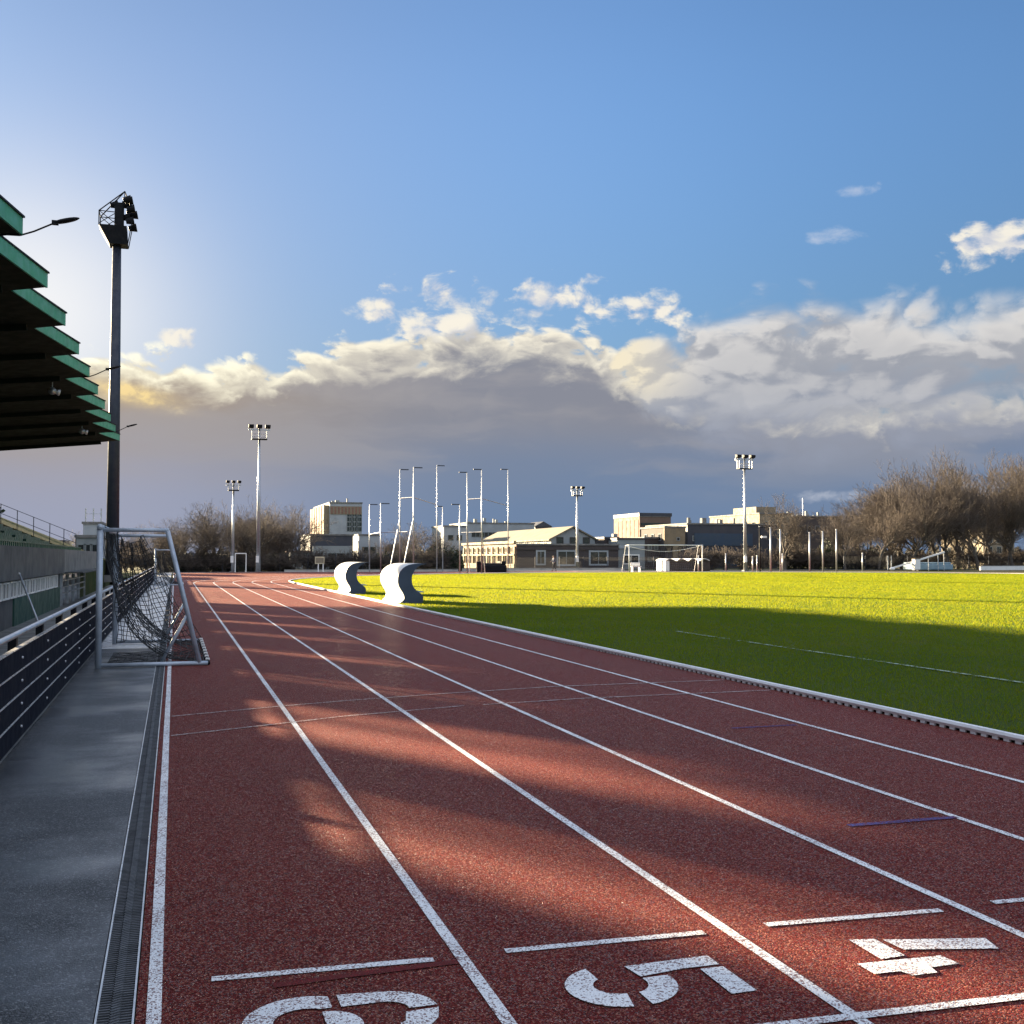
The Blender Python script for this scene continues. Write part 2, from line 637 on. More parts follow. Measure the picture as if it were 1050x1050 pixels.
M['net'] = worn('black_net_cord', (.012, .013, .015), (.03, .03, .03), .8, 0, 10)
M['white'] = worn('white_paint', (.80, .79, .76), (.66, .65, .61), .45, 0, 2.2, .5, .8)
M['shell'] = worn('shelter_shell', (.78, .77, .73), (.58, .565, .51), .4, 0, 1.6, .48, .74)
M['shell_side_shaded'] = worn('shelter_side_shaded', (.036, .058, .100), (.028, .046, .080), .5, 0, 2.0)  # shade on the shelter ends put into the colour as dark blue
M['kerb_white'] = worn('kerb_white', (.84, .85, .86), (.70, .70, .69), .4, 0, 5, .5, .75)
M['green'] = worn('green_fascia', (.060, .34, .185), (.05, .28, .15), .5, 0, 1.5, .4, .7)
M['green_dark'] = worn('dark_green_panel', (.012, .060, .042), (.02, .075, .05), .6, 0, 1.0)
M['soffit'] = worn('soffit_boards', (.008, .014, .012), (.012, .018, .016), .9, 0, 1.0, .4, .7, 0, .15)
M['roof_top'] = worn('roof_felt', (.10, .11, .11), (.06, .07, .07), .8, 0, .8)
M['seat'] = worn('green_seat', (.016, .095, .060), (.012, .07, .045), .4, 0, 3)
M['glass'] = material('dark_glass', (.02, .025, .03), .12)[0]
M['pane'] = worn('window_pane', (.14, .15, .14), (.05, .055, .055), .15, 0, 1.5)
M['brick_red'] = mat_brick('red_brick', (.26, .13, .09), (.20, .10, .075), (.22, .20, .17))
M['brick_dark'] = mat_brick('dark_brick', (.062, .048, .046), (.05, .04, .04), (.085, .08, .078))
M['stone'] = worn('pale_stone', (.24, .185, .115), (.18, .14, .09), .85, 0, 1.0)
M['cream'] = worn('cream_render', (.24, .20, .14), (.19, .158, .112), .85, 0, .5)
M['grey_render'] = worn('grey_render', (.25, .275, .28), (.20, .22, .23), .85, 0, .4)
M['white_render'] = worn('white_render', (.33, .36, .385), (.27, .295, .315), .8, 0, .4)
M['dark_clad'] = worn('dark_cladding', (.035, .040, .055), (.05, .05, .06), .6, 0, .5)
M['blue_clad'] = worn('blue_cladding', (.025, .055, .10), (.035, .06, .09), .5, 0, .6)
M['tower'] = worn('tower_render', (.15, .10, .078), (.12, .085, .068), .85, 0, .3)
M['zinc'] = worn('zinc_roof', (.17, .15, .11), (.13, .115, .085), .85, 0, .6)
M['bark'] = worn('bark', (.115, .098, .080), (.07, .06, .05), .95, 0, 3, .35, .7, .5)
M['twig'] = worn('twigs', (.115, .090, .070), (.070, .058, .048), .95, 0, .7, .35, .65)
M['twig_warm'] = worn('warm_twigs', (.125, .098, .080), (.085, .070, .060), .95, 0, .7, .35, .65)
M['ivy'] = worn('dark_leaves', (.030, .045, .020), (.055, .060, .030), .8, 0, 1.0)
M['conifer'] = worn('conifer_needles', (.025, .045, .022), (.045, .060, .03), .85, 0, 1.5)
M['wood_sign'] = worn('cream_board', (.62, .52, .34), (.52, .44, .29), .7, 0, 3)
M['mat_blue'] = worn('pale_blue_mat', (.20, .30, .36), (.16, .24, .30), .6, 0, 1.5)
M['brown_box'] = worn('brown_tarp', (.055, .038, .032), (.035, .027, .025), .8, 0, 1.2)
M['skin'] = worn('skin', (.45, .28, .20), (.40, .24, .18), .5, 0, 8)
M['cloth_dark'] = worn('dark_cloth', (.03, .03, .035), (.02, .02, .025), .9, 0, 10)
M['cloth_blue'] = worn('blue_grey_cloth', (.12, .14, .18), (.09, .10, .13), .9, 0, 10)
M['hair'] = worn('dark_hair', (.03, .02, .015), (.02, .015, .01), .7, 0, 20)
M['lamp_glass'] = worn('lamp_glass', (.55, .57, .60), (.45, .47, .50), .15, 0, 5)

# ------------------------------------------------------------------ ground, track, walkway
LANE = 1.166
KX = 6 * LANE                  # the raised kerb
CY, RAD = 69.0, 36.0           # start of the far bend and its inner radius
CX = KX + RAD


def struct(name, mb, mat, parent=None, **k):
    o = mb.build(name, mat, parent, **k)
    if parent is None: o['kind'] = 'structure'
    return o


g = MB()
g.add([(-1800, -600, -.72), (2200, -600, -.72), (2200, 3000, -.72), (-1800, 3000, -.72)], [(0, 1, 2, 3)])
struct('ground', g, M['earth'])
# raised platform of the sports ground (edges away from the sunken lane beside the stand)
g = MB().flat([(-1.42, -40), (260, -40), (260, 330), (-60, 330), (-60, 92), (-1.42, 92)], -.03)
struct('park_ground', g, M['earth'])

# track: inner edge follows the kerb, outer edge runs straight on into the chute
ang = [math.pi - math.pi * i / 60 for i in range(61)]
inner = [(KX, -40), (KX, CY)] + [(CX + RAD * math.cos(t), CY + RAD * math.sin(t)) for t in ang[1:]] + [(CX + RAD, -40)]
W6 = KX + .06
outer = [(-.06, -40), (-.06, CY)]
for t in ang[1:]:
    c, s_ = math.cos(t), math.sin(t)
    if c < 0 and t > math.pi * .5:
        k = min(1 / max(abs(c), 1e-6), 1 / max(abs(s_), 1e-6)) if False else 1
    outer.append((CX + (RAD + W6) * c, CY + (RAD + W6) * s_))
outer.append((CX + RAD + W6, -40))
tb = MB()
n = len(inner)
tb.add([(x, y, 0) for x, y in inner] + [(x, y, 0) for x, y in outer], [(i, n + i, n + i + 1, i + 1) for i in range(n - 1)])
# corner apron between the chute and the bend
half = [p for p in outer[1:32]]
tb.add([(x, y, 0) for x, y in half] + [(-.06, 117.5, 0), (CX, 117.5, 0)], [tuple(range(len(half))) + (len(half) + 1, len(half))])
bmv = tb
track = struct('track', tb, M['track'])
for p in track.data.polygons:
    if p.normal.z < 0: p.flip()

# D-shaped strip beyond the far bend
struct('far_path', MB().flat([(-3, 117.6), (150, 117.6), (150, 121), (-3, 121)], -.012), M['pale_path'])


def offset_line(k, w, z, mat, name='lane_line'):
    """lane line k lanes in from the outside, following straight and bend"""
    d = k * LANE
    mb = MB()
    r = RAD + KX - d
    A = [(d, -30), (d, CY)] + [(CX + r * math.cos(t), CY + r * math.sin(t)) for t in ang[1:]] + [(CX + r, -30)]
    nrm = [(1, 0), (1, 0)] + [(-math.cos(t), -math.sin(t)) for t in ang[1:]] + [(-1, 0)]
    L = [(x - a * w / 2, y - b * w / 2, z) for (x, y), (a, b) in zip(A, nrm)]
    Rr = [(x + a * w / 2, y + b * w / 2, z) for (x, y), (a, b) in zip(A, nrm)]
    m_ = len(L)
    mb.add(L + Rr, [(i, m_ + i, m_ + i + 1, i + 1) for i in range(m_ - 1)])
    return mb.build(name, mat, track)


for k in range(6):
    offset_line(k, .05, .004, M['line'])
# the outer line also runs on into the straight chute
MB().flat([(-.025, CY + .3), (.025, CY + .3), (.025, 116), (-.025, 116)], .0045).build('lane_line', M['line'], track)


def strip(pts, w, z, mat, name):
    mb = MB()
    P = [Vector((x, y, 0)) for x, y in pts]
    L, Q = [], []
    for i, p in enumerate(P):
        d = (P[min(i + 1, len(P) - 1)] - P[max(i - 1, 0)]).normalized()
        nn = Vector((-d.y, d.x, 0)) * w / 2
        L.append((p + nn).to_tuple()[:2] + (z,)); Q.append((p - nn).to_tuple()[:2] + (z,))
    m_ = len(L)
    mb.add(L + Q, [(i, m_ + i, m_ + i + 1, i + 1) for i in range(m_ - 1)])
    return mb.build(name, mat, track)


for a, b in (((.203, 4.39), (1.053, 4.345)), ((1.351, 4.35), (2.224, 4.315)), ((2.524, 4.325), (3.385, 4.27)), ((3.688, 4.295), (4.54, 4.25)), ((4.84, 4.27), (5.70, 4.22))):
    strip([a, b], .048, .0045, M['line'], 'lane_dash')
strip([(1.95, 3.40), (3.0, 3.355), (KX - .05, 3.22)], .05, .006, M['line'], 'start_line')
for pts in ([(.04, 11.62), (1.18, 12.08), (1.84, 12.30), (3.0, 12.60), (4.49, 12.90), (KX - .1, 12.95)], [(.04, 10.37), (1.0, 10.80), (1.67, 11.12), (3.03, 11.53)], [(3.25, 11.55), (4.5, 11.74), (KX - .1, 11.80)]):
    strip(pts, .030, .0072, M['thin_line'], 'break_line')
strip([(.05, 63.0), (KX - .1, 61.5)], .07, .0072, M['thin_line'], 'break_line')
strip([(3.90, 5.757), (4.66, 5.748)], .055, .0045, M['blue_paint'], 'blue_dash')
strip([(5.04, 9.31), (5.72, 9.31)], .05, .0045, M['blue_paint'], 'blue_dash')
strip([(.42, 4.255), (.75, 4.278), (1.14, 4.292)], .045, .0045, M['red_paint'], 'red_overpaint')

# stencilled lane numbers, their tops pointing across the track to the infield
def numeral(polys):
    mb = MB()
    for p in polys: mb.flat(p, .0055)
    o = mb.build('lane_number', M['line'], track)
    return o


def arc(cx, cy, rx, ry, a0, a1, n=14):
    return [(cx + rx * math.cos(R(a0 + (a1 - a0) * i / n)), cy + ry * math.sin(R(a0 + (a1 - a0) * i / n))) for i in range(n + 1)]


def ring(cx, cy, rx, ry, t, a0, a1, n=14):
    return arc(cx, cy, rx, ry, a0, a1, n) + arc(cx, cy, rx - t, ry - t, a1, a0, n)


# 5
numeral([
    arc(1.655, 3.880, .205, .198, 108, 263, 16) + [(1.652, 3.800)] + arc(1.655, 3.885, .098, .086, 255, 125, 10),
    arc(1.675, 3.880, .200, .198, 278, 372, 12) + [(1.765, 3.918)] + arc(1.675, 3.885, .092, .090, 10, -75, 10),
    [(1.745, 4.050), (2.110, 4.062), (2.110, 3.962), (1.960, 3.962), (1.765, 3.935)],
    [(2.016, 3.938), (2.114, 3.938), (2.120, 3.686), (2.016, 3.684)],
])
# 4
numeral([
    [(2.757, 4.052), (2.866, 4.030), (2.868, 3.830), (2.750, 3.822)],
    [(2.893, 4.012), (3.316, 3.905), (3.282, 3.785), (2.903, 3.890)],
    [(2.629, 3.808), (3.002, 3.789), (3.016, 3.694), (2.884, 3.690), (2.872, 3.640), (2.760, 3.640), (2.745, 3.692), (2.631, 3.698)],
])
# 6
numeral([
    arc(.50, 3.90, .215, .215, 200, 62, 16) + [(.603, 3.990)] + arc(.50, 3.90, .11, .105, 55, 190, 12),
    [(.633, 4.096), (.80, 4.078)] + arc(.78, 3.90, .185, .178, 80, 2, 10) + [(.862, 3.904)] + arc(.78, 3.90, .085, .085, 5, 85, 8) + [(.635, 3.985)],
    arc(.575, 3.835, .115, .125, 95, -80, 14) + [(.58, 3.80)] + [(.565, 3.86)],
    [(.846, 3.875), (.966, 3.885), (.945, 3.80), (.90, 3.735), (.81, 3.72), (.81, 3.79), (.83, 3.80)],
    arc(.52, 3.88, .22, .215, 212, 300, 12) + arc(.52, 3.88, .12, .115, 300, 212, 12),
])

# infield: soil sheet and white pitch lines
inf = MB().flat([(KX + .06, -40)] + [(CX + (RAD - .06) * math.cos(t), CY + (RAD - .06) * math.sin(t)) for t in ang] + [(CX + RAD - .06, -40)], .0)
infield = struct('infield', inf, M['turf'])

# walkway and service lane
struct('walkway', MB().box(-1.22, -.200, -40, 20.5, -.1, .0), M['asphalt'])
sl = MB()
y_ = 20.515
while y_ < 117:
    sl.box(-1.22, -.200, y_, y_ + 2.47, -.1, .0); y_ += 2.5
struct('walkway_slabs', sl, M['slab'])
struct('service_lane', MB().flat([(-5.0, -40), (-1.42, -40), (-1.42, 92), (-5.0, 92)], -.60), M['lane_floor'])
struct('retaining_kerb', MB().box(-1.42, -1.222, -40, 117, -.75, .02), M['concrete'])

# drainage channel along the track
dr = thing('drain_channel', 'long narrow steel slotted drainage grate between grey walkway and red track', 'drain', (-.13, 0, 0))
fr = MB()
fr.box(-.065, -.058, -6, 70, -.08, .004); fr.box(.058, .065, -6, 70, -.08, .004)
fr.build('channel_edge', M['alu'], dr)
MB().box(-.058, .058, -6, 70, -.09, -.05).build('channel_bed', M['black_metal'], dr)
gr = MB()
y = 2.5
while y < 26:
    # wavy cross bars with a kinked middle
    for s_ in (-1, 1):
        gr.bar((s_ * .058, y, -.006), (s_ * .014, y, -.006), .008, .012)
    gr.bar((-.016, y - .004, -.001), (.016, y + .014, -.001), .010, .012)
    y += .0235
for xx in (-.014, .014):
    gr.box(xx - .002, xx + .002, 2.5, 70, -.012, .0)
while y < 70:
    gr.box(-.058, .058, y, y + .008, -.010, .001); y += .05
gr.build('grate', M['grate'], dr)

# raised kerb rail round the infield
kr = thing('track_kerb', 'white raised aluminium kerb rail on small feet between red track and infield grass', 'kerb', (KX, 0, 0))
path = [(0, y, 0) for y in (-30, 0, 30, CY)] + [(RAD + RAD * math.cos(t), CY + RAD * math.sin(t), 0) for t in ang[1:]] + [(2 * RAD, -30, 0)]
prof = [(-.034, .026), (-.040, .050), (-.026, .074), (.026, .074), (.040, .050), (.034, .026)]
rb = MB()
vs = []
for i, p in enumerate(path):
    d = Vector(path[min(i + 1, len(path) - 1)]) - Vector(path[max(i - 1, 0)])
    d.normalize()
    nn = Vector((d.y, -d.x, 0))
    for a, b in prof: vs.append((p[0] + nn.x * a, p[1] + nn.y * a, b))
m_ = len(prof)
fs = []
for i in range(len(path) - 1):
    for k in range(m_):
        fs.append((i * m_ + k, (i + 1) * m_ + k, (i + 1) * m_ + (k + 1) % m_, i * m_ + (k + 1) % m_))
rb.add(vs, fs)
rb.build('rail', M['kerb_white'], kr)
foot = MB().box(-.032, .032, -.035, .035, 0.001, .027).build('foot', M['kerb_white'], kr)
foot.location = (0, 6.0, 0)
far = MB()
for i in range(1, 460):
    yy = 6.0 + i * .14
    if i < 100:
        c = foot.copy(); COL.objects.link(c); reg(c, kr); c.location = (0, yy, 0)
    elif yy < CY:
        far.box(-.032, .032, yy - .035, yy + .035, .001, .027)
ff = far.build('foot_row', M['kerb_white'], kr)
ff['kind'] = 'stuff'
# dark strip standing in for the shade in the gap under the rail
MB().box(-.012, .012, -30, CY, .0005, .0255).build('gap_shade_strip', M['black_metal'], kr)

# pitch lines on the grass
pl = MB()
for (x0, y0, x1, y1) in ((10.30, -8, 10.30, 21.5),):
    pl.box(min(x0, x1) - .035, max(x0, x1) + .035, min(y0, y1) - .035, max(y0, y1) + .035, .016, .020)
mw, bw = material('pitch_chalk', (.34, .42, .34), .95, 0, .05)
_c = coords()
_t = X.nt.nodes.new('ShaderNodeBsdfTransparent')
_m = X.nt.nodes.new('ShaderNodeMixShader')
X.nt.links.new(ss(noise(_c, 9, 5, .65) + (noise(_c, .35, 3) - .5) * .5, .45, .62).s, _m.inputs[0])
X.nt.links.new(_t.outputs[0], _m.inputs[1]); X.nt.links.new(bw.outputs[0], _m.inputs[2])
X.nt.links.new(_m.outputs[0], X.nt.nodes['Material Output'].inputs[0])
pl.build('pitch_lines', mw, infield)


# short grass over the infield, one mesh of blades, coarser with distance
def grass():
    V, Fc = [], []
    base = 0
    bands = [(0, 22, 620, .011, .040), (22, 34, 380, .016, .044), (34, 52, 260, .020, .044), (52, 80, 170, .026, .046), (80, 140, 110, .036, .048)]
    for d0, d1, dens, w, h in bands:
        x0, x1, y0, y1 = KX + .05, 79, 3, CY + RAD
        A = (x1 - x0) * (y1 - y0)
        N = int(A * dens)
        px = rng.uniform(x0, x1, N); py = rng.uniform(y0, y1, N)
        dep = px * math.sin(YAW) + py * math.cos(YAW)
        lat = px * math.cos(YAW) - py * math.sin(YAW)
        ok = (dep >= d0) & (dep < d1) & (lat < dep * .52 + 4)
        rr = np.hypot(px - CX, py - CY)
        ok &= (py < CY) | (rr < RAD - .05)
        ok &= px < CX + RAD - .05
        px, py = px[ok], py[ok]
        N = len(px)
        a = rng.uniform(0, 2 * np.pi, N)
        hh = h * rng.uniform(.7, 1.15, N)
        ww = w * rng.uniform(.6, 1.2, N)
        lean = rng.normal(0, .35, (N, 2)) * hh[:, None]
        ca, sa = np.cos(a) * ww / 2, np.sin(a) * ww / 2
        v = np.empty((N, 3, 3))
        v[:, 0] = np.stack([px - ca, py - sa, np.zeros(N)], 1)
        v[:, 1] = np.stack([px + ca, py + sa, np.zeros(N)], 1)
        v[:, 2] = np.stack([px + lean[:, 0], py + lean[:, 1], hh], 1)
        V.append(v.reshape(-1, 3))
        Fc.append(np.arange(base, base + 3 * N).reshape(-1, 3))
        base += 3 * N
    print('grass blades', base // 3)
    o = np_mesh('short_grass', np.concatenate(V), np.concatenate(Fc), M['grass'], None, 3)
    tag(o, 'short mown grass covering the infield', 'grass', kind='stuff')


grass()

# ------------------------------------------------------------------ barrier fence on the left
fe = thing('barrier_fence', 'low black panelled barrier with silver round top rail along the walkway', 'fence', (-1.22, 0, 0))
FY0, FY1 = -4.0, 84.0
MB().tube((0, FY0, .945), (0, FY1, .945), .026, .026, 12).build('top_rail', M['galv'], fe, smooth=True)
bh = .185
for i in range(4):
    z0 = .045 + i * (bh + .012)
    MB().box(-.02, .02, FY0, FY1, z0, z0 + bh).build('board', M['black_board'], fe, bevel=.004)
    MB().box(-.016, .026, FY0, FY1, z0 + bh + .001, z0 + bh + .011).build('gap_light_strip', M['alu'], fe)  # bright strip imitates light seen between the boards
post = MB().box(-.09, -.022, -.06, .06, .02, .915).build('post', M['black_metal'], fe)
post.location = (0, .4, 0)
bolt = MB().tube((.0195, 0, 0), (.032, 0, 0), .013, .011, 8).build('bolt', M['galv'], fe)
k = 0
bolt.location = (0, 6.4, .1)
for i in range(-2, 42):
    yy = .4 + i * 2.0
    if i:
        c = post.copy(); COL.objects.link(c); reg(c, fe); c.location = (0, yy, 0)
    if 2 <= i < 22:
        for j in range(4):
            k += 1
            if k > 1 and k < 96:
                c = bolt.copy(); COL.objects.link(c); reg(c, fe); c.location = (0, yy, .14 + j * .197)

# ------------------------------------------------------------------ portable goals on the walkway
def net_sheet(P, nu, nv, r, name, parent, mat=None):
    """cords of a net hung over the surface P(u,v)"""
    mb = MB()
    for i in range(nu + 1):
        pts = [P(i / nu, j / nv) for j in range(nv + 1)]
        for a, b in zip(pts[:-1], pts[1:]): mb.tube(a, b, r, r, 3, False)
    for j in range(nv + 1):
        pts = [P(i / nu, j / nv) for i in range(nu + 1)]
        for a, b in zip(pts[:-1], pts[1:]): mb.tube(a, b, r, r, 3, False)
    return mb.build(name, mat or M['net'], parent)


def wob(x, y, s=1.0):
    return math.sin(x * 3.1 + y * 1.7) * .5 * s + math.sin(x * 7.3 - y * 4.1) * .25 * s


def make_side_goal(label, loc, L=4.6):
    t = thing('portable_goal', label, 'goal', loc, 0, 'portable goals turned sideways on the walkway')
    H, Dp = 2.03, 1.40
    for y in (0, L):
        MB().tube((0, y, 0), (0, y, H), .045, .045, 14).build('upright', M['goal_alu'], t, smooth=True)
        MB().tube((0, y, H - .04), (.95, y, H - .04), .03, .03, 10).build('top_bar', M['goal_alu'], t, smooth=True)
        MB().tube((.93, y, H - .05), (Dp, y, .05), .036, .036, 10).build('back_stay', M['goal_alu'], t, smooth=True)
        MB().tube((0, y, .04), (Dp + .12, y, .04), .03, .03, 10).build('ground_bar', M['goal_alu'], t, smooth=True)
        MB().tube((Dp - .18, y, .75), (.86, y + .12, .05), .026, .026, 8).build('brace', M['goal_alu'], t, smooth=True)
    MB().tube((0, -.05, H), (0, L + .05, H), .045, .045, 14).build('crossbar', M['goal_alu'], t, smooth=True)
    MB().tube((Dp + .12, 0, .04), (Dp + .12, L, .04), .035, .035, 10).build('rear_bar', M['black_metal'], t, smooth=True)
    # white clips holding the net on the rear bar
    for k in range(9):
        y = .2 + k * (L - .4) / 8
        MB().box(Dp + .09, Dp + .15, y - .03, y + .03, .055, .095).build('net_clip', M['white'], t, bevel=.006)
    # the back net, sagging from the crossbar to the rear bar
    def P(u, v):
        y = .1 + u * (L - .2)
        s_ = math.sin(v * math.pi)
        x = .02 + (Dp + .05) * v ** 1.25 - s_ * .18 + wob(u * 3, v * 3, .05)
        z = (H - .06) * (1 - v) ** 1.45 + .06 - s_ * (.16 + .14 * math.sin(u * 9)) + wob(u * 5, v * 2, .03)
        return (x, y + wob(v * 2, u * 4, .07), max(.05, z))
    net_sheet(P, 26, 20, .006, 'net', t)
    # net bunched against the far side frame
    def Q(u, v):
        x = u * (1.0 + .5 * v) * (.45 + .55 * v) + .04
        z = (H - .08) * (1 - v) + .05
        return (x + wob(u * 6, v * 5, .06), L - .15 - .30 * math.sin(u * 14 + v * 2) * (.5 + v * .5), max(.05, z - math.sin(u * math.pi) * .15))
    net_sheet(Q, 22, 24, .007, 'side_net', t)
    # slack net lying on the ground
    def G(u, v):
        return (.1 + u * (Dp - .1), .1 + v * 2.2, .018 + abs(wob(u * 6, v * 7, .03)))
    net_sheet(G, 12, 14, .005, 'slack_net', t)
    return t


g1 = make_side_goal('nearer portable goal of grey tubes with slack black net standing sideways across the walkway', (-.98, 16.95, .0))
g2 = copy_tree(g1)
g2.location = (-.98, 64.5, 0)
g2['label'] = 'farther portable goal with dark net, small behind the nearer one at the walkway end'
for ch in children(g2):
    pass

# ------------------------------------------------------------------ wave-shaped team shelters
def s_profile():
    """closed outline (x to the infield, z up) of the S-shaped shell"""
    out = [(1.0, 1.465), (.90, 1.472), (.62, 1.475), (.38, 1.44), (.20, 1.36), (.06, 1.22), (-.02, 1.04), (-.045, .84), (-.01, .66), (.07, .50), (.155, .36), (.185, .24), (.16, .14), (.08, .06), (.0, .0)]
    inn = [(.78, 0.0), (.84, .06), (.85, .18), (.83, .30), (.72, .40), (.60, .49), (.505, .60), (.455, .74), (.44, .90), (.46, 1.06), (.53, 1.22), (.64, 1.35), (.80, 1.435), (.92, 1.455)]
    return out + inn


def smooth_poly(P, it=2):
    for _ in range(it):
        Q = []
        n = len(P)
        for i in range(n):
            a, b = P[i], P[(i + 1) % n]
            Q.append((a[0] * .75 + b[0] * .25, a[1] * .75 + b[1] * .25)); Q.append((a[0] * .25 + b[0] * .75, a[1] * .25 + b[1] * .75))
        P = Q
    return P


def make_shelter(label, loc):
    t = thing('team_shelter', label, 'shelter', loc, 0, 'wave-shaped shelters beside the track')
    P = smooth_poly(s_profile(), 1)
    LN = 3.3
    n = len(P)
    mb = MB()
    mb.add([(x, 0, z) for x, z in P] + [(x, LN, z) for x, z in P], [(i, n + i, n + (i + 1) % n, (i + 1) % n) for i in range(n)])
    sh = mb.build('shell', M['shell'], t, smooth=True)
    for y0, y1 in ((-.06, 0.0), (LN, LN + .06)):
        e = MB()
        e.add([(x, y0, z) for x, z in P] + [(x, y1, z) for x, z in P], [tuple(range(n)), tuple(range(n, 2 * n))[::-1]] + [(i, (i + 1) % n, n + (i + 1) % n, n + i) for i in range(n)])
        e.build('end_panel', M['shell_side_shaded'], t)
    MB().box(.46, .90, .1, LN - .1, .40, .44).build('bench', M['mat_blue'], t, bevel=.01)
    return t


s1 = make_shelter('nearer white wave-shaped shelter with end panel coloured dark as if shaded beside the track kerb', (7.40, 37.3, 0))
s2 = copy_tree(s1)
s2.location = (7.07, 47.2, 0)
for s_ in (s1, s2): s_.scale = (1, 1, .93)
s2['label'] = 'farther white wave-shaped shelter standing behind the nearer one on the infield edge'

# ------------------------------------------------------------------ grandstand
GX = -4.6                      # the stand's front face
gs = thing('grandstand', 'covered concrete stand with saw-toothed green roof edge and rows of green seats', 'grandstand', (GX, 0, 0))
GY0, GY1 = -20.0, 62.5
GYE = 78.0                     # the front wall runs on beyond the roof as a retaining wall
SEAM = 52.6
# local x: 0 is the front face, negative goes back
MB().box(-.16, 0, GY0, SEAM, .89, 1.93).build('parapet', M['wall_grey'], gs)
MB().box(-.16, -.01, SEAM + .04, GYE, .89, 1.93).build('parapet', M['concrete'], gs)['label'] = 'paler end section of the parapet'
MB().box(-.40, -.22, GY0, GYE, -.60, .89).build('front_wall', M['wall_grey'], gs)
MB().box(-.2195, -.17, 38.0, SEAM, -.60, .27).build('green_panel', M['green_dark'], gs)
yy = -18.0
while yy < 51:
    fr = MB()
    w = 1.35
    fr.box(-.2195, -.15, yy, yy + w, .30, .35); fr.box(-.2195, -.15, yy, yy + w, .78, .83)
    for q in (yy, yy + w / 2 - .02, yy + w - .04): fr.box(-.2195, -.152, q, q + .04, .35, .78)
    wf = fr.build('window', M['white'], gs)
    MB().box(-.2195, -.19, yy + .04, yy + w - .04, .35, .78).build('pane', M['pane'], wf)
    yy += 1.62
# doorway with gridded glass
dm = MB()
dm.box(-.2195, -.10, 52.9, 53.02, -.60, .86); dm.box(-.2195, -.10, 65.9, 66.02, -.60, .86); dm.box(-.2195, -.10, 53.02, 65.9, .78, .86)
for q in (56.0, 59.2, 62.4): dm.box(-.2195, -.11, q, q + .08, -.60, .78)
for z in (-.1, .2, .5): dm.box(-.2195, -.115, 53.02, 65.9, z, z + .05)
df = dm.build('glazed_door', M['galv'], gs)
MB().box(-.2195, -.19, 53.02, 65.9, -.60, .78).build('pane', M['glass'], df)
MB().box(-.09, .75, 52.8, 66.4, .868, .93).build('door_canopy', M['wall_grey'], gs)
# terrace steps
NR = 9
ts = MB()
for i in range(NR):
    x1 = -.40 - i * .44
    ts.box(x1 - .44, x1, GY0, GY1, 1.35 if i == 0 else .9, 1.58 + i * .176)
ts.box(-7.95, -.40 - NR * .44, GY0, GY1, .9, 1.58 + (NR - 1) * .176)
ts.build('terrace', M['concrete'], gs)
for i in range(NR):
    x1 = -.34 - i * .44
    z = 1.58 + i * .176
    sb = MB()
    yy = 8.0
    while yy < 61.5:
        if yy % 17 > 1.2:
            sb.box(x1 - .34, x1 - .02, yy, yy + .44, z + .28, z + .31)
            sb.box(x1 - .36, x1 - .32, yy, yy + .44, z + .31, z + .46)
            sb.box(x1 - .22, x1 - .17, yy + .19, yy + .25, z, z + .28)
        yy += .52
    sb.box(x1 - .30, x1 - .26, 8.2, 61.3, z + .24, z + .279)
    sb.build('seat_row', M['seat'], gs)
# green guard rail with short uprights along the parapet
gr = MB()
gr.box(-.12, -.06, GY0, GY1 - .2, 2.06, 2.10)
yy = GY0 + .2
while yy < GY1 - .3:
    gr.box(-.11, -.07, yy, yy + .16, 1.932, 2.06); yy += .42
gr.build('guard_rail', M['seat'], gs)
# unseen back wall: openings between piers placed to cast the sun patches
bw_ = MB()
XB0, XB1 = -8.20, -7.95
OZ0, OZ1, BTOP = 4.95, 6.52, 6.88
bw_.box(XB0, XB1, GY0, GY1, -.60, OZ0)
bw_.box(XB0, XB1, GY0, GY1, OZ1, BTOP)
ops = []
for k in range(-10, 8):
    c = 29.3 + 4.45 * k
    w = {0: 1.9, 1: 2.7, 2: 1.1, 3: 1.3, 4: 1.0, 5: 1.3, 6: 1.1}.get(k, 1.4)
    ops.append((c - w / 2, c + w / 2))
for a, b in ops:                                          # off-centre post breaks up the light through each opening
    q = a + (b - a) * .62
    bw_.box(XB0 + .02, XB1 - .02, q, q + .16, OZ0, OZ1)
e = GY0
for a, b in ops:
    a, b = max(a, GY0 + .1), min(b, GY1 - .1)
    if b <= a: continue
    bw_.box(XB0, XB1, e, a, OZ0, OZ1)
    e = b
bw_.box(XB0, XB1, e, GY1, OZ0, OZ1)
bw_.build('gobo_back_wall', M['wall_grey'], gs)
MB().box(-7.95, -.5, GY1 - .25, GY1 - .01, -.60, 1.56).build('end_wall', M['wall_grey'], gs)
# roof: one tapered, pointed bay after another
TIPX, TIPZ, FALL = 1.65, 8.28, .10
STEP = 4.50


def roof_z(x): return TIPZ - (TIPX - x) * FALL


